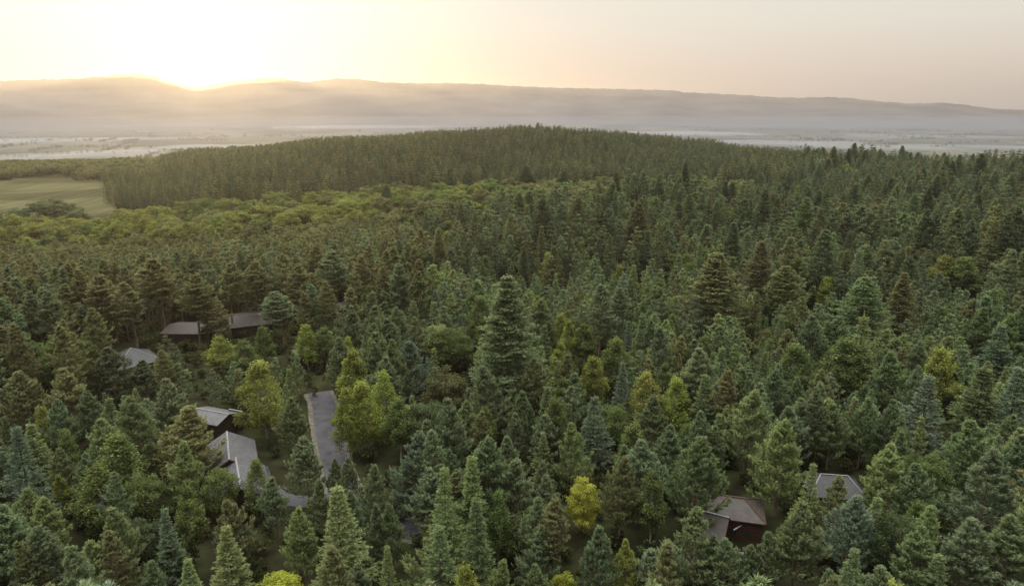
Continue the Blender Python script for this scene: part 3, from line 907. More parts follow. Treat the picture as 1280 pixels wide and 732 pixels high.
    (940, 682, 'pine', 9, 38, 'mid green', 'small green pine between the brown cabin and the porch cabin'),
    (964, 668, 'pine', 11, 42, 'mid green', 'green pine hiding the right wall of the brown cabin'),
    (868, 640, 'pine', 13, 58, 'mid green', 'green pine left of the brown cabins'),
    (910, 676, 'pine', 10, 44, 'grey green', 'small grey-green pine in front of the brown cabins'),
    (1148, 660, 'pine', 13, 56, 'mid green', 'green pine near the bottom edge on the right'),
    (1175, 695, 'spruce', 11, 56, 'mid green', 'green spruce at the bottom edge on the right'),
    (1272, 650, 'pine', 14, 66, 'mid green', 'green pine at the lower right corner'),
]
for (px, py, kn, h, wp, ti, lab, *vr) in HAND:
    top_at(px, py, kn, h, wp, ti, lab, vr[0] if vr else None)

ROADLINE = [(398, 490), (405, 505), (409, 530), (415, 560), (422, 590), (431, 620), (455, 646), (485, 658), (530, 664)]
DRIVE = [(418, 622), (385, 628), (350, 622), (330, 606), (322, 585)]


def g_at(px, py, h):
    """point seen at a pixel, h above the ground there; returns xy and the ground height"""
    x, y = at(px, py, h)
    for _ in range(4):
        gz = float(terrain(x, y)); x, y = at(px, py, gz + h)
    return np.array([x, y]), gz


# random planting of the rest of the forest
sp = 5.4
gx = np.arange(-900, 900, sp); gy = np.arange(42, 1240, sp * 0.88)
GX, GY = np.meshgrid(gx, gy)
GX = GX + (np.arange(len(gy)) % 2)[:, None] * sp / 2
x = (GX + rng.uniform(-.40, .40, GX.shape) * sp).ravel(); y = (GY + rng.uniform(-.40, .40, GX.shape) * sp).ravel()
r = np.hypot(x, y); azd = np.degrees(np.arctan2(x, y))
edge = np.interp(azd, EDGE_AZ, EDGE_R)
k = (np.abs(azd) < 43) & (r < edge + 190) & (r > 56)
x, y, r, azd, edge = x[k], y[k], r[k], azd[k], edge[k]
z = terrain(x, y)
px, py, dep = proj(x, y, z)          # where each foot is seen
field = inside(px + 9 * np.sin(y * 0.06) + 6 * np.sin(y * 0.17 + x * 0.1), py + 3 * np.sin(x * 0.06 + 1) + 2 * np.sin(x * 0.15), FIELD_PX)
k = ~field
x, y, r, azd, z, px, py, dep, edge = [a[k] for a in (x, y, r, azd, z, px, py, dep, edge)]
n = len(x)
dens = rng.uniform(0, 1, n)
# the belt of broadleaves and the dark plantation, by place
belt_y0 = np.interp(px, [-200, 0, 100, 200, 330, 450, 560, 700, 900], [334, 334, 332, 326, 311, 298, 288, 276, 262])
belt_y1 = np.interp(px, [-200, 0, 100, 200, 330, 450, 560, 700, 900], [300, 300, 300, 284, 270, 262, 256, 252, 250])
nbld = len(CLP)
hp, hd_ = [], []
for t in TREES:                       # the named trees stay in view: nothing nearer is planted across their tops
    ax, ay, ad = proj(t['x'], t['y'], t['z'] + t['h']); bx2, by2, _b = proj(t['x'], t['y'], t['z'])
    hw_ = t['w'] * KINDS[t['kind']][2] * t['h'] / KINDS[t['kind']][1] / ad * FPX
    for fx_, fy_ in ((0, .04), (0, .2), (-.4, .28), (.4, .28), (0, .42), (-.5, .42), (.5, .42)) if t['kind'] != 'fir' else ((0, .04), (0, .2), (-.3, .3), (.3, .3), (0, .45), (-.5, .5), (.5, .5), (0, .62)):
        hp.append((ax + fx_ * hw_, ay + fy_ * (by2 - ay))); hd_.append(math.hypot(t['x'], t['y']) - 1.0)
CLP = np.concatenate([CLP, np.array(hp, float)]); CLD = np.concatenate([CLD, np.array(hd_)])
hand_xy = np.array([(t['x'], t['y'], t['w'] * KINDS[t['kind']][2] * t['h'] / KINDS[t['kind']][1]) for t in TREES])
zone = np.full(n, 'near  ', dtype=object)
zone[r > 250] = 'far'
zone[(px < 560) & (py < belt_y1)] = 'wood'
zone[(py < belt_y0) & (py >= belt_y1) & (px < 930)] = 'belt'
zone[(px < 530) & (py >= belt_y0) & (r > 172 + 30 * sstep(300, 520, px))] = 'stand'
zone[(px < 200) & (py < 226)] = 'strip'
zone[(px >= 560) & (py < belt_y1) & (px < 1000)] = 'hill'
u1, u2, u3 = rng.uniform(0, 1, (3, n))
patch2 = np.sin(x * 0.019 + 0.6) * np.sin(y * 0.015 + 1.1) + 0.5 * np.sin(x * 0.043 + y * 0.021)
patch = np.sin(x * 0.045 + 1) * np.sin(y * 0.038 + 2) + 0.6 * np.sin(x * 0.11 + y * 0.07)


def pick(u, table):
    c = 0
    for v, p in table:
        c += p
        if u < c: return v
    return table[-1][0]


keep_h = []
RD = np.array([g_at(*p, 0)[0] for p in ROADLINE[1:6]] + [g_at(*p, 0)[0] for p in DRIVE[1:]])
RD = np.concatenate([np.linspace(RD[i], RD[i + 1], 12) for i in range(len(RD) - 1) if i != 4])
for i in range(n):
    zn = zone[i]
    if r[i] < 260 and np.hypot(RD[:, 0] - x[i], RD[:, 1] - y[i]).min() < 3.9:
        continue
    hs = u3[i]
    if zn == 'near  ':
        kn = pick(u1[i] + 0.06 * patch[i], [('pine', .66), ('spruce', .14), ('birch', .10), ('tall', .05), ('oak', .04), ('column', .01)])
        h = {'pine': 9.5 + 8 * hs, 'spruce': 9.5 + 9.5 * hs, 'birch': 9 + 6 * hs, 'tall': 14 + 5 * hs, 'oak': 8 + 4 * hs, 'column': 10 + 4 * hs}[kn]
        ti = pick(u2[i], {'pine': [('grey green', .50), ('mid green', .20), ('blue green', .03), ('pale green', .17), ('olive green', .10)],
                          'spruce': [('blue green', .14), ('mid green', .46), ('pale green', .40)],
                          'birch': [('leaf green', .62), ('yellow green', .38)], 'tall': [('olive green', .6), ('grey green', .4)],
                          'oak': [('leaf green', .55), ('dark green', .25), ('brownish green', .2)], 'column': [('pale green', 1)]}[kn])
        lim = 0.86
        h *= 1 + 0.16 * float(np.clip(patch[i] + 0.8 * patch2[i], -1.3, 1.3))
        if px[i] < 430 and 385 < py[i] < 560:
            h *= 0.8; lim = 0.66
        if 95 < px[i] < 440 and 380 < py[i] < 436:
            h *= 0.6
    elif zn == 'stand':
        kn = pick(u1[i], [('tall', .80), ('birch', .08), ('oak', .06), ('pine', .06)])
        h = {'tall': (18 + 6 * hs) * (1 - 0.24 * float(sstep(230, 330, r[i]))), 'birch': 14 + 3 * hs, 'oak': 11 + 3 * hs, 'pine': 12 + 5 * hs}[kn]
        ti = {'tall': pick(u2[i], [('olive green', .66), ('grey green', .29), ('brownish green', .05)]), 'birch': 'leaf green', 'oak': 'leaf green', 'pine': 'dark green'}[kn]
        lim = 0.62
        if py[i] < belt_y0[i] + 34:
            kn = pick(u1[i], [('pine', .5), ('spruce', .2), ('oak', .2), ('birch', .1)]); h = 10 + 5 * hs
            ti = {'pine': 'olive green', 'oak': 'olive green', 'birch': 'leaf green', 'spruce': 'dark green'}[kn]
    elif zn == 'belt':
        kn = pick(u1[i], [('oak', .80), ('birch', .12), ('spruce', .08)])
        h = {'oak': 13 + 7 * hs, 'birch': 13 + 5 * hs, 'spruce': 14 + 5 * hs}[kn]
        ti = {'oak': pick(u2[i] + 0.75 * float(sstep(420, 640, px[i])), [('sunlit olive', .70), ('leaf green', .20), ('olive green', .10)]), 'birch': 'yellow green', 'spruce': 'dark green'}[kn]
        lim = 0.32
    elif zn in ('wood', 'hill'):
        kn = pick(u1[i], [('spruce', .88), ('tall', .12)]) if zn == 'wood' else pick(u1[i], [('spruce', .55), ('tall', .33), ('oak', .12)])
        h = {'spruce': 19 + 5.5 * hs, 'tall': 18 + 4 * hs, 'oak': 12 + 3 * hs}[kn] * (0.66 + 0.34 * float(sstep(190, 330, px[i])))
        ti = pick(u2[i], [('dark green', .60), ('olive green', .40)]) if kn != 'oak' else pick(u2[i], [('leaf green', .5), ('dark green', .5)])
        lim = 0.64
        if zn == 'hill' and patch2[i] > 0.75 and kn == 'spruce' and u1[i] < 0.35:
            kn = 'oak'; h = 12 + 4 * hs; ti = pick(u2[i], [('leaf green', .5), ('olive green', .5)])
        h *= 1 + 0.13 * float(patch2[i])
    elif zn == 'strip':
        kn = 'oak'; h = 8 + 4 * hs; ti = pick(u2[i], [('dark green', .3), ('olive green', .7)]); lim = 0.5
    else:
        kn = pick(u1[i] + 0.10 * patch[i], [('pine', .40), ('tall', .21), ('spruce', .22), ('fir', .05), ('birch', .06), ('oak', .06)])
        h = {'pine': 13 + 6 * hs, 'tall': 17 + 6 * hs, 'spruce': 15 + 9 * hs, 'fir': 21 + 6 * hs, 'birch': 12 + 5 * hs, 'oak': 11 + 4 * hs}[kn]
        ti = pick(u2[i], {'birch': [('leaf green', .7), ('yellow green', .3)], 'oak': [('leaf green', .6), ('brownish green', .4)]}.get(
            kn, [('grey green', .26), ('dark green', .38), ('olive green', .20), ('brownish green', .04), ('mid green', .12)]))
        lim = 0.84 - 0.40 * float(sstep(180, 280, r[i]))
        h *= 1.08 + 0.22 * float(np.clip(patch[i] * .7 + patch2[i], -1.3, 1.3))
    if dens[i] > lim:
        continue
    w = rng.uniform(0.85, 1.22) * (1.3 if zn == 'belt' else 1.06 if zn == 'near  ' else 1.16 if zn == 'stand' else 1.04 + 0.10 * float(sstep(200, 320, r[i])) - (0.02 if zn in ('wood', 'hill') else 0))
    cr_ = w * KINDS[kn][2] * h / KINDS[kn][1]
    # not into a hand-placed crown, nor over a building, road or clearing
    if r[i] < 420:
        dd = np.hypot(hand_xy[:, 0] - x[i], hand_xy[:, 1] - y[i])
        if (dd < 0.75 * hand_xy[:, 2] + 0.45 * cr_).any(): continue
        tx, ty, td = proj(x[i], y[i], z[i] + h)
        cxp, cyp = (px[i] + tx) / 2, (py[i] * 0.5 + ty * 0.5)
        if np.hypot(CLQ[:, 0] - x[i], CLQ[:, 1] - y[i]).min() < 4.0 + 0.4 * cr_: continue
        if ((r[i] < CLD) & (((CLP[:, 0] - cxp) / (cr_ / dep[i] * FPX)) ** 2 + ((CLP[:, 1] - cyp) / (abs(py[i] - ty) * 0.52 + 1)) ** 2 < 1.0)).any(): continue
    tree(kn, float(x[i]), float(y[i]), float(h), ti, float(w))

# keep only the trees that could be seen (not wholly behind the crest of the hill) - all are kept here; sort by size in the picture
for t in TREES:
    tx, ty, td = proj(t['x'], t['y'], t['z'] + t['h'])
    t['px'], t['py'], t['d'] = float(tx), float(ty), float(td)
    t['r'] = t['w'] * KINDS[t['kind']][2] * t['h'] / KINDS[t['kind']][1]
    t['wpx'] = t['r'] / td * FPX
    fx, fy, fd = proj(t['x'], t['y'], t['z'])
    t['fy'] = float(fy)
    t['in'] = -t['wpx'] * 0.7 < t['px'] < W0 + t['wpx'] * 0.7 and t['py'] < H0 - 3
NAMES = {'pine': 'pine_tree', 'tall': 'pine_tree', 'spruce': 'spruce_tree', 'fir': 'fir_tree', 'column': 'spruce_tree', 'birch': 'birch_tree', 'oak': 'broadleaf_tree'}
by = {}
for t in TREES:
    by.setdefault(NAMES[t['kind']], []).append(t)
def hidden(t):
    """wholly behind the crest: the canopy in front rises well above its top"""
    if t['d'] < 480: return False
    f = np.linspace(0.35, 0.97, 34)
    line = CAM_Z + (t['z'] + t['h'] - CAM_Z) * f
    return bool((terrain(t['x'] * f, t['y'] * f) + 9.0 > line + 4.0).any())


TREES = [t for t in TREES if t['label'] or not hidden(t)]
by = {}
for t in TREES:
    by.setdefault(NAMES[t['kind']], []).append(t)
ONE, MASS = [], []
for nm, ts in by.items():
    ts.sort(key=lambda t: (t['label'] is None, not t['in'], t['d'] / t['h']))
    lim = 298
    ONE += [t for t in ts[:lim] if t['in']]
    MASS += [t for j, t in enumerate(ts) if j >= lim or not t['in']]

# ------------------------------------------------------------------ buildings, road, field
def slate_mat(name, c1, c2, row=0.28):
    m, n, l = mat_new(name)
    t = n('ShaderNodeTexCoord')
    br = n('ShaderNodeTexBrick'); br.inputs['Scale'].default_value = 1.0
    br.inputs['Brick Width'].default_value = row * 1.6; br.inputs['Row Height'].default_value = row; br.inputs['Mortar Size'].default_value = 0.018
    br.inputs['Color1'].default_value = (*c1, 1); br.inputs['Color2'].default_value = (*c2, 1)
    br.inputs['Mortar'].default_value = (c1[0] * .45, c1[1] * .45, c1[2] * .45, 1)
    l(t.outputs['UV'], br.inputs['Vector'])
    nz = n('ShaderNodeTexNoise'); nz.inputs['Scale'].default_value = 0.7; nz.inputs['Detail'].default_value = 8
    l(t.outputs['Object'], nz.inputs['Vector'])
    mr = n('ShaderNodeMapRange'); mr.inputs['From Min'].default_value = .3; mr.inputs['From Max'].default_value = .7; mr.inputs['To Min'].default_value = 0.7; mr.inputs['To Max'].default_value = 1.2
    l(nz.outputs['Fac'], mr.inputs['Value'])
    sc = n('ShaderNodeVectorMath'); sc.operation = 'SCALE'
    l(br.outputs['Color'], sc.inputs[0]); l(mr.outputs[0], sc.inputs['Scale'])
    moss = n('ShaderNodeMix'); moss.data_type = 'RGBA'
    n2 = n('ShaderNodeTexNoise'); n2.inputs['Scale'].default_value = 0.35; n2.inputs['Detail'].default_value = 6
    l(t.outputs['Object'], n2.inputs['Vector'])
    m2 = n('ShaderNodeMapRange'); m2.inputs['From Min'].default_value = .55; m2.inputs['From Max'].default_value = .75; m2.inputs['To Max'].default_value = 0.6
    l(n2.outputs['Fac'], m2.inputs['Value']); l(m2.outputs[0], moss.inputs[0])
    l(sc.outputs[0], moss.inputs[6]); moss.inputs[7].default_value = (c1[0] * .55, c1[1] * .68, c1[2] * .42, 1)
    b = n('ShaderNodeBsdfPrincipled'); b.inputs['Roughness'].default_value = 0.62
    l(moss.outputs[2], b.inputs['Base Color'])
    bp = n('ShaderNodeBump'); bp.inputs['Strength'].default_value = 0.5; bp.inputs['Distance'].default_value = 0.03
    l(br.outputs['Fac'], bp.inputs['Height']); bp.invert = True
    l(bp.outputs[0], b.inputs['Normal'])
    o = n('ShaderNodeOutputMaterial'); l(b.outputs[0], o.inputs['Surface'])
    return m


def plain_mat(name, c, rough=0.6, spec=0.4):
    return noise_mat(name, tuple(v * .8 for v in c), tuple(v * 1.15 for v in c), 2.5, rough)


M_SLATE = slate_mat('grey_slates', (0.070, 0.066, 0.073), (0.105, 0.099, 0.106))
M_SLATE_D = slate_mat('dark_slates', (0.030, 0.029, 0.033), (0.046, 0.045, 0.050))
M_SHINGLE = slate_mat('brown_shingles', (0.042, 0.031, 0.027), (0.066, 0.050, 0.043))
M_TIMBER = noise_mat('stained_timber', (0.04, 0.018, 0.011), (0.09, 0.042, 0.026), 2.0, 0.8, stretch=(1, 1, 8))
M_TIMBER_D = noise_mat('dark_timber', (0.025, 0.018, 0.014), (0.055, 0.04, 0.03), 2.0, 0.8, stretch=(1, 1, 8))
M_LEAD = plain_mat('ridge_lead', (0.17, 0.165, 0.17), 0.5)
M_WHITE = plain_mat('white_paint', (0.72, 0.72, 0.72), 0.5)
mg, n_, l_ = mat_new('window_glass')
b_ = n_('ShaderNodeBsdfPrincipled'); b_.inputs['Base Color'].default_value = (0.03, 0.035, 0.04, 1); b_.inputs['Roughness'].default_value = 0.06
o_ = n_('ShaderNodeOutputMaterial'); l_(b_.outputs[0], o_.inputs['Surface'])
M_GLASS = mg


class MB:
    """collects plain faces with UVs and links them as one mesh object"""
    def __init__(s): s.v, s.f, s.uv = [], [], []

    def quad(s, pts, uv=None):
        i = len(s.v); s.v += [tuple(map(float, p)) for p in pts]; s.f.append(tuple(range(i, i + len(pts))))
        if uv is None:
            P = [np.array(p, float) for p in pts]
            a = unit(P[1] - P[0]); nn = np.cross(a, P[-1] - P[0]); b = unit(np.cross(nn, a))
            uv = [((p - P[0]) @ a, (p - P[0]) @ b) for p in P]
        s.uv += uv

    def slab(s, pts, th):
        """a plate: the polygon pts (counter-clockwise from outside) thickened inwards"""
        P = [np.array(p, float) for p in pts]
        nn = unit(np.cross(P[1] - P[0], P[-1] - P[0])); Bk = [p - nn * th for p in P]
        s.quad(P); s.quad(Bk[::-1])
        for i in range(len(P)):
            j = (i + 1) % len(P); s.quad([P[i], Bk[i], Bk[j], P[j]])

    def box(s, o, ax, ay, az):
        o, ax, ay, az = (np.array(q, float) for q in (o, ax, ay, az))
        c = lambda i, j, k: o + ax * i + ay * j + az * k
        for q in (((0, 0, 0), (0, 1, 0), (1, 1, 0), (1, 0, 0)), ((0, 0, 1), (1, 0, 1), (1, 1, 1), (0, 1, 1)), ((0, 0, 0), (1, 0, 0), (1, 0, 1), (0, 0, 1)),
                  ((1, 0, 0), (1, 1, 0), (1, 1, 1), (1, 0, 1)), ((1, 1, 0), (0, 1, 0), (0, 1, 1), (1, 1, 1)), ((0, 1, 0), (0, 0, 0), (0, 0, 1), (0, 1, 1))):
            s.quad([c(*t_) for t_ in q])

    def build(s, name, m, parent=None):
        me = bpy.data.meshes.new(name); me.from_pydata(s.v, [], s.f); me.materials.append(m)
        u = me.uv_layers.new(name='UVMap'); u.data.foreach_set('uv', np.array(s.uv, np.float32).ravel())
        return link(name, me, parent)


V3 = lambda p, z: np.array([p[0], p[1], z])


class House:
    """a cabin laid out on its ridge; all coordinates local to an Empty at its base"""
    def __init__(s, name, label, c, base):
        s.e = bpy.data.objects.new(name, None); COL.objects.link(s.e); s.e.location = (c[0], c[1], base)
        s.o = np.array([c[0], c[1], base]); tag(s.e, label, 'cabin', 'holiday lodges among the trees')

    def loc(s, p, z): return np.array([p[0] - s.o[0], p[1] - s.o[1], z])

    def window(s, p, along, out, w, h, z):
        f = MB(); a = along * w / 2; up = np.array([0, 0, h]); q = p + np.array([0, 0, z]); t = 0.07
        f.box(q - a + out * .003, along * t, out * .07, up); f.box(q + a - along * t + out * .003, along * t, out * .07, up)
        f.box(q - a + along * t + out * .003, along * (w - 2 * t), out * .07, np.array([0, 0, t])); f.box(q - a + along * t + out * .003 + up - np.array([0, 0, t]), along * (w - 2 * t), out * .07, np.array([0, 0, t]))
        fr = f.build('window', M_TIMBER, s.e)
        g = MB(); g.box(q - a + along * t + out * .01 + np.array([0, 0, t]), along * (w - 2 * t), out * .02, up - np.array([0, 0, 2 * t])); g.build('pane', M_GLASS, fr)

    def door(s, p, along, out):
        d = MB(); d.box(p - along * .45 + out * .004, along * .9, out * .05, np.array([0, 0, 2.05])); dd = d.build('door', M_TIMBER, s.e)
        k = MB(); k.box(p + along * .32 + out * .058 + np.array([0, 0, 1.0]), along * .1, out * .05, np.array([0, 0, .05])); k.build('handle', M_LEAD, dd)

    def gable(s, r0, r1, hw, zr, ze, roofm, wallm, over=0.5, vergem=None, openings=True, cap=True):
        a = s.loc(r0, 0); b = s.loc(r1, 0); u = unit(b - a); v = np.array([-u[1], u[0], 0.]); L = np.linalg.norm(b - a)
        if v[1] > 0: v = -v                        # v looks towards the camera side
        Z = lambda z: np.array([0, 0, z])
        inn = hw - over; zi = ze + (zr - ze) * over / hw
        A, B = a + u * over, b - u * over
        w = MB()
        for sgn in (1, -1):
            p0, p1 = A + v * inn * sgn, B + v * inn * sgn
            w.quad([p0 + Z(-.6), p1 + Z(-.6), p1 + Z(zi - .16), p0 + Z(zi - .16)])
        for p in (A, B):
            w.quad([p + v * inn + Z(-.6), p - v * inn + Z(-.6), p - v * inn + Z(zi - .16), p + Z(zr - .16), p + v * inn + Z(zi - .16)])
        w.build('wall', wallm, s.e)
        r = MB()
        for sgn in (1, -1):
            P = [a + v * hw * sgn + Z(ze), b + v * hw * sgn + Z(ze), b + Z(zr), a + Z(zr)]
            if np.cross(P[1] - P[0], P[3] - P[0])[2] < 0: P = P[::-1]
            r.slab(P, 0.14)
        ro = r.build('roof', roofm, s.e)
        if cap:
            c = MB()
            c.box(a - v * .17 + Z(zr - .03), u * L, v * .34, Z(.10)); c.build('ridge_cap', M_LEAD, ro)
        for p, d in ((a, -u), (b, u)):
            f = MB()
            for sgn in (1, -1):
                f.box(p + d * .003 + Z(zr - .30), d * .05, v * hw * sgn + Z(ze - zr), Z(.24))
            f.build('verge_board', vergem or M_TIMBER, ro)
        g = MB(); g.box(a + v * (hw + .02) + Z(ze - .13), u * L, v * .12, Z(.11)); g.build('gutter', M_TIMBER_D, ro)
        if openings:
            for k in np.arange(1.6, L - 2.0, 2.6):
                s.window(A + u * k + v * inn, u, v, 1.3, 1.15, 1.0)
            e = B if (B + s.o)[0] > (A + s.o)[0] else A
            d = u if e is B else -u
            s.door(e + v * .2, v, d); s.window(e - v * 1.7, v, d, 1.1, 1.1, 1.0)
        return A, B, u, v

    def hip(s, r0, r1, hw, zr, ze, roofm, wallm, inset=None, over=0.55):
        a = s.loc(r0, 0); b = s.loc(r1, 0); u = unit(b - a); v = np.array([-u[1], u[0], 0.])
        if v[1] > 0: v = -v
        i_ = hw if inset is None else inset; Z = lambda z: np.array([0, 0, z])
        c = [a - u * i_ + v * hw, b + u * i_ + v * hw, b + u * i_ - v * hw, a - u * i_ - v * hw]
        ra, rb = a + Z(zr), b + Z(zr); e = [p + Z(ze) for p in c]
        r = MB()
        for P in ([e[0], e[1], rb, ra], [e[1], e[2], rb], [e[2], e[3], ra, rb], [e[3], e[0], ra]):
            if np.cross(P[1] - P[0], P[-1] - P[0])[2] < 0: P = P[::-1]
            r.slab(P, 0.12)
        ro = r.build('roof', roofm, s.e)
        h = MB()
        for p, q in ((e[0], ra), (e[1], rb), (e[2], rb), (e[3], ra)):
            d = q - p; sd = unit(np.cross(d, Z(1.))); h.box(p - sd * .10 + Z(.012), d, sd * .20, Z(.07))
        if np.linalg.norm(rb - ra) > .3:
            h.box(ra - v * .12 + Z(.02), rb - ra, v * .24, Z(.08))
        h.build('ridge_cap', M_LEAD if roofm is not M_SHINGLE else M_TIMBER, ro)
        w = MB(); k = [a - u * (i_ - over) + v * (hw - over), b + u * (i_ - over) + v * (hw - over), b + u * (i_ - over) - v * (hw - over), a - u * (i_ - over) - v * (hw - over)]
        for j in range(4):
            p, q = k[j], k[(j + 1) % 4]; w.quad([p + Z(-.6), q + Z(-.6), q + Z(ze - .02), p + Z(ze - .02)])
        w.build('wall', wallm, s.e)
        L = np.linalg.norm(k[1] - k[0])
        for t_ in np.arange(1.4, L - 1.2, 2.4):
            s.window(k[0] + u * t_, u, v, 1.2, 1.1, 1.0)
        s.door((k[1] + k[2]) / 2, v, u)
        f = MB()
        for j in range(4):
            p, q = e[j], e[(j + 1) % 4]; d = unit(q - p); ou = unit(np.cross(d, Z(1.)))
            if ou @ (p - (ra + rb) / 2) < 0: ou = -ou
            f.box(p + ou * .01 + Z(-.2), q - p, ou * .04, Z(.17))
        f.build('fascia', M_TIMBER if wallm is M_TIMBER else M_TIMBER_D, ro)
        return k, u, v


def gable_px(name, label, R0, R1, E, zr, ze, roofm, wallm, **kw):
    c, gz = g_at((R0[0] + R1[0]) / 2, (R0[1] + R1[1]) / 2, zr)
    r0, r1, e = (np.array(at(*R0, gz + zr)), np.array(at(*R1, gz + zr)), np.array(at(*E, gz + ze)))
    u = unit(r1 - r0); hw = abs((e - r0) @ np.array([-u[1], u[0]]))
    h = House(name, label, c, gz)
    h.gable(r0, r1, hw, zr, ze, roofm, wallm, **kw)
    return h, r0, r1, hw, gz


# the grey lodge: two stepped gabled wings in line
ZR, ZE = 6.0, 3.1
H_A, r0, r1, hw, gz = gable_px('lodge', 'grey slate-roofed lodge with two stepped ridges beside the road', (283.5, 538.5), (286.5, 574), (318, 546), ZR, ZE, M_SLATE, M_TIMBER_D)
q0, q1 = np.array(at(294.5, 571, gz + ZR - .5)), np.array(at(301.5, 611, gz + ZR - .5))
H_A.gable(q0, q1, hw * 0.98, ZR - .5, ZE - .4, M_SLATE, M_TIMBER_D)
gable_px('lodge', 'grey lodge roof with a dark open gable behind the stepped grey lodge', (244, 509.5), (286, 517.5), (262, 530), 5.0, 3.9, M_SLATE, M_TIMBER_D)
gable_px('lodge', 'sliver of lilac-grey lodge roof behind the dark open gable', (286, 511), (303, 514), (291, 518), 4.6, 3.0, M_SLATE, M_TIMBER_D, openings=False)
# hipped roof among the pines at the left
c, gz = g_at(163.4, 434.7, 6.4)
lft = np.array(at(145.0, 449.0, gz + 3.0)); fro = np.array(at(158.5, 460.5, gz + 3.0))
d = unit(fro - lft); hw = np.linalg.norm(fro - lft) * 0.62
H_C = House('lodge', 'grey hipped pyramid-roofed lodge below the row of bare-trunk pines', c, gz)
H_C.hip(c - d * .02, c + d * .02, max(hw, 4.2), 6.4, 3.0, M_SLATE_D, M_TIMBER_D)
for R0, R1, E, lab in (((211, 405.5), (258, 406), (216, 417), 'left one of the two long brown-roofed lodges behind the pines'),
                       ((285, 397.5), (338, 391.5), (290, 410), 'right one of the two long brown-roofed lodges behind the pines'),
                       ((382, 384.5), (442, 377), (390, 392.5), 'long low brown-roofed lodge right of the flat-topped bare-trunk pine'),
                       ((469, 371.5), (497, 366.5), (474, 380), 'farthest brown-roofed lodge, half hidden by trees left of the giant fir'),
                       ((366, 438.5), (386, 435.5), (371, 448), 'small grey-roofed lodge patch left of the roadside birch clump')):
    gable_px('lodge', lab, R0, R1, E, 4.5, 3.5, M_SHINGLE if 'brown' in lab else M_SLATE, M_TIMBER_D)
# the brown cabins at the lower right
c, gz = g_at(920, 620.5, 6.0)
H_H = House('cabin', 'brown cabin with a hipped shingle roof at the lower right', c, gz)
H_H.hip(np.array(at(910, 620, gz + 6.0)), np.array(at(930, 622.5, gz + 6.0)), 3.9, 6.0, 4.0, M_SHINGLE, M_TIMBER, inset=3.4)
k = MB(); bx_ = H_H.loc(at(917, 660, gz + 2.6), 2.3); k.box(bx_, (2.4, .9, .9), (.05, -.12, 0), (0, 0, .14)); k.build('stair_rail', M_WHITE, H_H.e)
gable_px('cabin', 'red-brown gabled cabin adjoining the hipped brown cabin', (878, 638), (911.5, 646.5), (888, 678), 5.4, 2.6, M_SHINGLE, M_TIMBER)
gable_px('cabin', 'small grey-roofed porch cabin below the brown cabins', (926, 694), (957, 697.5), (932, 710), 3.6, 2.9, M_SLATE, M_TIMBER_D, openings=False)
c, gz = g_at(1043, 593, 5.8)
H_I = House('cabin', 'dark slate-roofed cabin half hidden by pale pines at the right', c, gz)
H_I.hip(np.array(at(1026, 592, gz + 5.8)), np.array(at(1060, 594.5, gz + 5.8)), 4.0, 5.8, 3.4, M_SLATE_D, M_TIMBER_D, inset=2.6)

# road: a strip of worn asphalt between the trees, with a turning to the cabins
M_ROAD = noise_mat('asphalt', (0.034, 0.029, 0.026), (0.066, 0.063, 0.073), 0.35, 0.85, c3=(0.056, 0.053, 0.060), detail=12, lo=0.30, hi=0.62)
M_VERGE = noise_mat('verge_gravel', (0.07, 0.062, 0.045), (0.14, 0.125, 0.10), 1.4, 0.95, detail=8)


def strip(name, pts, width, m, lift, label, z_off=0.0):
    P = np.array([np.append(g_at(px_, py_, 0)[0], 0) for px_, py_ in pts]); n0 = len(P)
    t0 = np.arange(n0); tf = np.linspace(0, n0 - 1, 60)
    # smooth curve through the points
    jit = np.random.default_rng(len(pts))
    C_ = np.stack([np.interp(tf, t0, P[:, k]) for k in range(2)], -1)
    for _ in range(6): C_[1:-1] = (C_[:-2] + C_[2:] + 2 * C_[1:-1]) / 4
    d_ = unit(np.gradient(C_, axis=0)); nn = np.stack([-d_[:, 1], d_[:, 0]], -1)
    offs = np.linspace(-.5, .5, 7) * width
    wj = 1 + np.convolve(jit.normal(0, .06, 66), np.ones(7) / 4.5, 'valid')[:60]
    G = C_[:, None, :] + nn[:, None, :] * (offs[None, :] * wj[:, None])[..., None]
    Z = terrain(G[..., 0], G[..., 1]) + lift
    V_ = np.concatenate([G, Z[..., None]], -1).reshape(-1, 3); idx = np.arange(60 * 7).reshape(60, 7)
    q = np.stack([idx[:-1, :-1], idx[1:, :-1], idx[1:, 1:], idx[:-1, 1:]], -1).reshape(-1, 4)
    return tag(link(name, mesh_np(name, V_, q, [m], smooth=True)), label, kind='structure')


strip('verge', ROADLINE, 7.4, M_VERGE, 0.03, 'gravel verges of the forest road')
strip('road', ROADLINE, 5.4, M_ROAD, 0.06, 'grey asphalt road between the trees')
strip('path', DRIVE, 3.6, M_ROAD, 0.045, 'paved drive curving to the grey lodge')
strip('terrace', [(899, 676), (888, 690), (876, 706)], 3.4, M_ROAD, 0.045, 'paved terrace below the brown cabins')

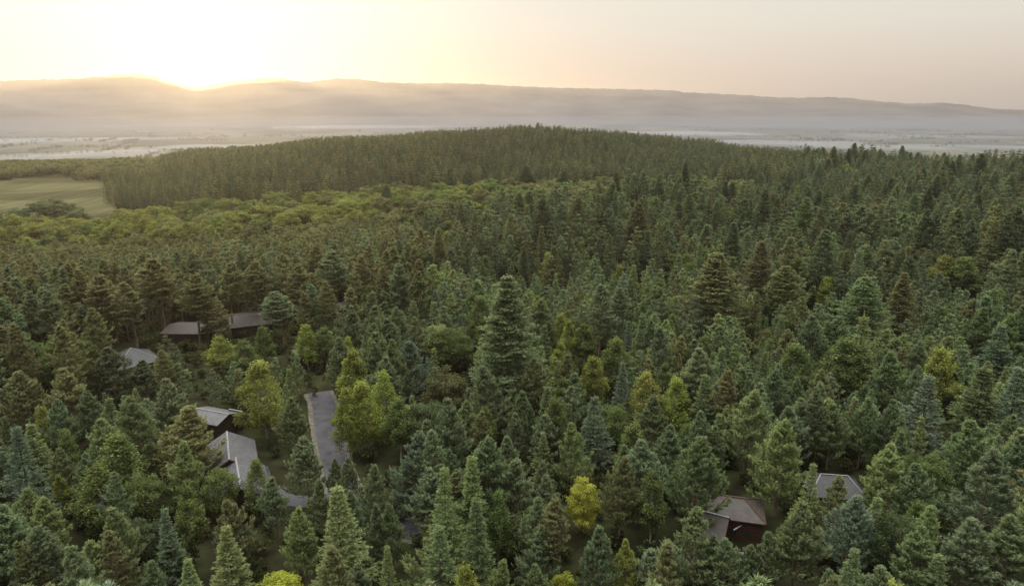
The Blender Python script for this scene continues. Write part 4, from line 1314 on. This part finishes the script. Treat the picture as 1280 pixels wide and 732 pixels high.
# hay field at the left
def field_mat():
    m, n, l = mat_new('hay_field')
    t = n('ShaderNodeNewGeometry')
    mp = n('ShaderNodeMapping'); mp.inputs['Rotation'].default_value = (0, 0, 0.95); mp.inputs['Scale'].default_value = (0.10, 0.006, 0.1)
    l(t.outputs['Position'], mp.inputs[0])
    nz = n('ShaderNodeTexNoise'); nz.inputs['Scale'].default_value = 1.4; nz.inputs['Detail'].default_value = 5
    l(mp.outputs[0], nz.inputs['Vector'])
    r_ = n('ShaderNodeValToRGB'); r_.color_ramp.elements[0].position = .38; r_.color_ramp.elements[0].color = (0.058, 0.058, 0.028, 1)
    r_.color_ramp.elements[1].position = .62; r_.color_ramp.elements[1].color = (0.092, 0.085, 0.047, 1)
    l(nz.outputs['Fac'], r_.inputs[0])
    # cut and uncut halves
    m2 = n('ShaderNodeMapping'); m2.inputs['Rotation'].default_value = (0, 0, 0.35); m2.inputs['Scale'].default_value = (0.004, 0.011, 0.01)
    l(t.outputs['Position'], m2.inputs[0])
    n2 = n('ShaderNodeTexNoise'); n2.inputs['Scale'].default_value = 1.0; n2.inputs['Detail'].default_value = 2
    l(m2.outputs[0], n2.inputs['Vector'])
    r2 = n('ShaderNodeMapRange'); r2.inputs['From Min'].default_value = .44; r2.inputs['From Max'].default_value = .52; r2.inputs['To Min'].default_value = .72; r2.inputs['To Max'].default_value = 1.15
    l(n2.outputs['Fac'], r2.inputs['Value'])
    sc = n('ShaderNodeVectorMath'); sc.operation = 'SCALE'; l(r_.outputs[0], sc.inputs[0]); l(r2.outputs[0], sc.inputs['Scale'])
    d = n('ShaderNodeBsdfDiffuse'); l(sc.outputs[0], d.inputs['Color'])
    o = n('ShaderNodeOutputMaterial'); l(d.outputs[0], o.inputs['Surface'])
    return m


fx = np.linspace(-300, 146, 46); fy = np.linspace(223, 306, 40)
G = np.array([[np.append(*(lambda q: (q[0], q[1]))(g_at(a, b, 0))) for b in fy] for a in fx])
G[..., 2] = terrain(G[..., 0], G[..., 1]) + 0.25
idx = np.arange(46 * 40).reshape(46, 40)
q = np.stack([idx[:-1, :-1], idx[:-1, 1:], idx[1:, 1:], idx[1:, :-1]], -1).reshape(-1, 4)
tag(link('hay_field', mesh_np('hay_field', G.reshape(-1, 3), q, [field_mat()], smooth=True)), 'pale hay field at the left beyond the forest', kind='structure')

# ------------------------------------------------------------------ plant the single trees
# every tree is described by its look and by the nearest landmark it stands beside
LAND = [   # where it is seen, and its short name
    (632, 430, 'giant fir'), (895, 375, 'broad ragged olive fir'), (955, 350, 'narrow brownish fir'), (657, 235, 'tall dark far fir'), (790, 235, 'broad dark far fir'),
    (482, 248, 'pointed fir above the belt'), (323, 510, 'tall birch by the lodge'), (455, 495, 'birch clump by the road'), (410, 560, 'asphalt road'), (292, 575, 'stepped grey lodge roof'),
    (238, 555, 'spreading olive pine'), (125, 600, 'pair of leaf-green birches'), (211, 695, 'small round birch'), (165, 447, 'hipped grey roof'), (235, 410, 'left long brown roof'), (310, 400, 'right long brown roof'),
    (195, 365, 'tallest bare-trunk pine'), (412, 384, 'low brown far roof'), (60, 265, 'broadleaf clump by the field'), (420, 670, 'large pale spruce'), (484, 710, 'thin spiky pale spruce'), (555, 640, 'bright light-green spruce'),
    (743, 525, 'blue-green tiered spruce'), (808, 490, 'golden-topped central birch'), (730, 618, 'bright yellow round tree'), (703, 722, 'small bright yellow tree'), (349, 722, 'yellow bush at the bottom'),
    (720, 420, 'narrow yellow-green birch'), (752, 390, 'tall grey-green central pine'), (556, 480, 'dark brownish broadleaf'), (995, 455, 'leaf-green birch clump'), (1080, 440, 'tall pale tiered spruce'),
    (1082, 375, 'broad green tiered fir'), (1185, 340, 'golden birch on the right'), (1180, 460, 'golden-topped right birch'), (1233, 500, 'spiky green spruce'), (981, 570, 'tall pale green pine'),
    (873, 600, 'large bushy green pine'), (920, 650, 'brown cabins'), (1045, 605, 'dark slate roof'), (1152, 550, 'slim columnar conifer'), (1148, 690, 'green pine at lower right'), (20, 565, 'blue-green left-edge spruce'), (78, 490, 'sunlit olive pine'),
    (270, 520, 'dark open gable'), (545, 420, 'pale greyish broadleaf'), (1050, 290, 'far right canopy'), (300, 290, 'left broadleaf belt'), (640, 300, 'middle of the far canopy'), (130, 320, 'left pine stand'), (850, 290, 'canopy beyond the olive fir'), (1200, 270, 'upper right canopy')]
ORD = ['nearest', 'second nearest', 'third nearest', 'fourth nearest', 'fifth nearest', 'sixth nearest', 'seventh nearest', 'eighth nearest', 'ninth nearest', 'tenth nearest', 'eleventh nearest', 'twelfth nearest']
KW = {'pine': 'pine', 'tall': 'tall-stemmed pine', 'spruce': 'spruce', 'fir': 'fir', 'column': 'columnar conifer', 'birch': 'birch', 'oak': 'broadleaf tree'}
LXY = np.array([(a, b) for a, b, _ in LAND], float)
cls = {}
for t in ONE:
    if t['label']: continue
    cyx = np.array([t['px'], t['py'] * .6 + t['fy'] * .4])
    dd = np.hypot(LXY[:, 0] - cyx[0], (LXY[:, 1] - cyx[1]) * 1.2); j = int(dd.argmin())
    dx, dy = cyx - LXY[j]
    a = math.degrees(math.atan2(-dy, dx)) % 360
    rel = ['right of', 'behind and right of', 'behind', 'behind and left of', 'left of', 'in front and left of', 'in front of', 'in front and right of'][int(((a + 22.5) % 360) // 45)]
    cls.setdefault((t['tint'].replace(' green', '-green'), KW[t['kind']], rel, LAND[j][2]), []).append((dd[j], id(t), t))
for (ti, kw, rel, ref), ts in cls.items():
    ts.sort(key=lambda q: q[:2])
    for i, (_, _, t) in enumerate(ts):
        rank = '' if len(ts) == 1 else (ORD[i] + ' ' if i < len(ORD) else '')
        t['label'] = '%s%s %s %s the %s' % (rank, ti, kw, rel, ref)
        t['label'] = t['label'].replace('behind and ', 'behind, ').replace('in front and ', 'in front, ') if len(t['label'].split()) > 15 else t['label']
        if i >= len(ORD): t['label'] = 'farther %s %s %s the %s' % (ti, kw, rel, ref)
        t['group'] = {'pine': 'pines of the near forest', 'tall': 'pines of the near forest', 'spruce': 'spruces of the near forest', 'column': 'spruces of the near forest', 'fir': 'firs rising over the forest', 'birch': 'birches among the conifers', 'oak': 'broadleaf trees of the forest'}[t['kind']]
CATS = {'pine_tree': 'pine tree', 'spruce_tree': 'spruce tree', 'fir_tree': 'fir tree', 'birch_tree': 'birch tree', 'broadleaf_tree': 'broadleaf tree'}
for i, t in enumerate(ONE):
    nm = NAMES[t['kind']]
    e = bpy.data.objects.new(nm, None)
    COL.objects.link(e)
    e.empty_display_size = 0.5
    e.location = (t['x'], t['y'], t['z'] - 0.1)
    e.rotation_euler = (0, 0, float(rng.uniform(0, 6.28)))
    k = t['h'] / KINDS[t['kind']][1]
    e.scale = (k * t['w'], k * t['w'], k)
    tag(e, t['label'], CATS[nm], t.get('group', CATS[nm] + 's of the forest'))
    v = t['var'] if t['var'] is not None else int(rng.integers(0, KINDS[t['kind']][5]))
    mc, mt = HI[t['kind']][v]
    for part, me in (('crown', mc), ('trunk', mt)):
        o = bpy.data.objects.new(part, me)
        COL.objects.link(o)
        o.parent = e
        if part == 'crown':
            o['tint'] = [float(c) for c in t['rgb']]

# ------------------------------------------------------------------ the mass of further trees, one object per kind
def instancer(name, trees, coll, label, parts):
    P = np.array([(t['x'], t['y'], t['z'] - 0.1) for t in trees], np.float32)
    me = bpy.data.meshes.new(name)
    me.vertices.add(len(P)); me.vertices.foreach_set('co', P.ravel())
    def at_(k, typ, key, a):
        q = me.attributes.new(k, typ, 'POINT'); q.data.foreach_set(key, np.ascontiguousarray(a).ravel())
    kk = np.array([t['h'] / KINDS[t['kind']][1] for t in trees]); ww = np.array([t['w'] for t in trees])
    at_('size', 'FLOAT_VECTOR', 'vector', np.stack([kk * ww, kk * ww, kk], -1).astype(np.float32))
    at_('turn', 'FLOAT_VECTOR', 'vector', np.stack([0 * kk, 0 * kk, rng.uniform(0, 6.28, len(kk))], -1).astype(np.float32))
    at_('tint', 'FLOAT_VECTOR', 'vector', np.array([t['rgb'] for t in trees], np.float32))
    at_('pick', 'INT', 'value', rng.integers(0, 12, len(kk)).astype(np.int32))
    o = link(name, me)
    gt = bpy.data.node_groups.new(name, 'GeometryNodeTree')
    gt.interface.new_socket('Geometry', in_out='INPUT', socket_type='NodeSocketGeometry')
    gt.interface.new_socket('Geometry', in_out='OUTPUT', socket_type='NodeSocketGeometry')
    n_, l_ = gt.nodes.new, gt.links.new
    gi, go = n_('NodeGroupInput'), n_('NodeGroupOutput')
    iop = n_('GeometryNodeInstanceOnPoints'); ci = n_('GeometryNodeCollectionInfo')
    ci.inputs['Collection'].default_value = coll
    ci.inputs['Separate Children'].default_value = True
    ci.inputs['Reset Children'].default_value = True
    iop.inputs['Pick Instance'].default_value = True
    def na(nm, typ):
        q = n_('GeometryNodeInputNamedAttribute'); q.data_type = typ; q.inputs['Name'].default_value = nm
        return [s_ for s_ in q.outputs if s_.enabled and s_.name == 'Attribute'][0]
    m2p = n_('GeometryNodeMeshToPoints')
    l_(gi.outputs[0], m2p.inputs[0]); l_(m2p.outputs[0], iop.inputs['Points'])
    l_(ci.outputs[0], iop.inputs['Instance'])
    l_(na('pick', 'INT'), iop.inputs['Instance Index'])
    er = n_('FunctionNodeEulerToRotation'); l_(na('turn', 'FLOAT_VECTOR'), er.inputs[0])
    l_(er.outputs[0], iop.inputs['Rotation'])
    l_(na('size', 'FLOAT_VECTOR'), iop.inputs['Scale'])
    l_(iop.outputs[0], go.inputs[0])
    md = o.modifiers.new('planting', 'NODES'); md.node_group = gt
    tag(o, label, kind='stuff')
    return o


MASSES = {('pine', 1): 'pine_forest', ('tall', 1): 'tall_pine_forest', ('spruce', 1): 'spruce_forest', ('fir', 1): 'fir_forest', ('birch', 1): 'birch_forest', ('oak', 1): 'broadleaf_forest', ('column', 1): 'column_forest'}
WORDS = {'pine': 'grey-green pines', 'tall': 'tall pines with domed crowns', 'spruce': 'dark spruces', 'fir': 'large firs', 'birch': 'birches', 'oak': 'broadleaved trees', 'column': 'columnar conifers'}
for kn in KINDS:
    for q in (1, 2):
        ts = [t for t in MASS if t['kind'] == kn and (t['d'] < 5000) == (q == 1)]
        if ts:
            base = {'tall': 'tall_pine', 'oak': 'broadleaf', 'column': 'columnar_conifer'}.get(kn, kn)
            instancer(base + ('_forest' if q == 1 else '_distant_forest'), ts, LOW[kn, q],
                      'continuous canopy of %s %s' % (WORDS[kn], 'in the middle distance of the forest' if q == 1 else 'far off, towards the forest edge'), None)
print('trees', len(TREES), 'single', len(ONE), 'mass', len(MASS), {k: len(v) for k, v in by.items()})

# hedgerow and copse trees of the valley: a far-off scatter, one object
VT = []
for _ in range(330):
    a = math.radians(rng.uniform(-44, 44)); rad = 1750 * (5200 / 1750) ** rng.uniform(0, 1)
    cx, cy_ = math.sin(a) * rad, math.cos(a) * rad
    dr = rng.choice([0.25, 0.25 + math.pi / 2]) + rng.normal(0, 0.1)
    m = int(rng.integers(4, 26)); ln = rng.uniform(40, 260)
    for j in range(m):
        s_ = rng.uniform(-.5, .5) * ln
        vx, vy = cx + math.cos(dr) * s_ + rng.normal(0, 5), cy_ + math.sin(dr) * s_ + rng.normal(0, 5)
        VT.append(dict(kind='oak', x=vx, y=vy, z=float(terrain(vx, vy)), h=rng.uniform(6, 13), w=rng.uniform(.9, 1.4), rgb=np.array(TINTS['dark green']) * rng.uniform(.7, 1.2)))
instancer('valley_trees', VT, LOW['oak', 2], 'hedgerow trees and copses scattered over the misty valley floor', None)

# undergrowth: bracken, saplings and brambles that close the floor between the stems
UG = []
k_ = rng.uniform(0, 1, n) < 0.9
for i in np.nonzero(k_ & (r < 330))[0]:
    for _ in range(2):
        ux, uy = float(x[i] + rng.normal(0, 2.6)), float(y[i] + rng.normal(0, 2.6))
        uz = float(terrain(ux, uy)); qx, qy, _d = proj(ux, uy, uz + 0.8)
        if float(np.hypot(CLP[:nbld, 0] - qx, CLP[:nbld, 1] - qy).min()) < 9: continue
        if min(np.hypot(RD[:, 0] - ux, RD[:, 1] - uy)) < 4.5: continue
        UG.append(dict(kind='oak', x=ux, y=uy, z=uz, h=float(rng.uniform(1.2, 3.6)), w=float(rng.uniform(1.0, 1.7)), rgb=np.array(TINTS[['dark green', 'leaf green', 'brownish green', 'olive green'][int(rng.integers(0, 4))]]) * float(rng.uniform(.4, .75))))  # tints scaled down: shade between the trunks put into the leaf colour
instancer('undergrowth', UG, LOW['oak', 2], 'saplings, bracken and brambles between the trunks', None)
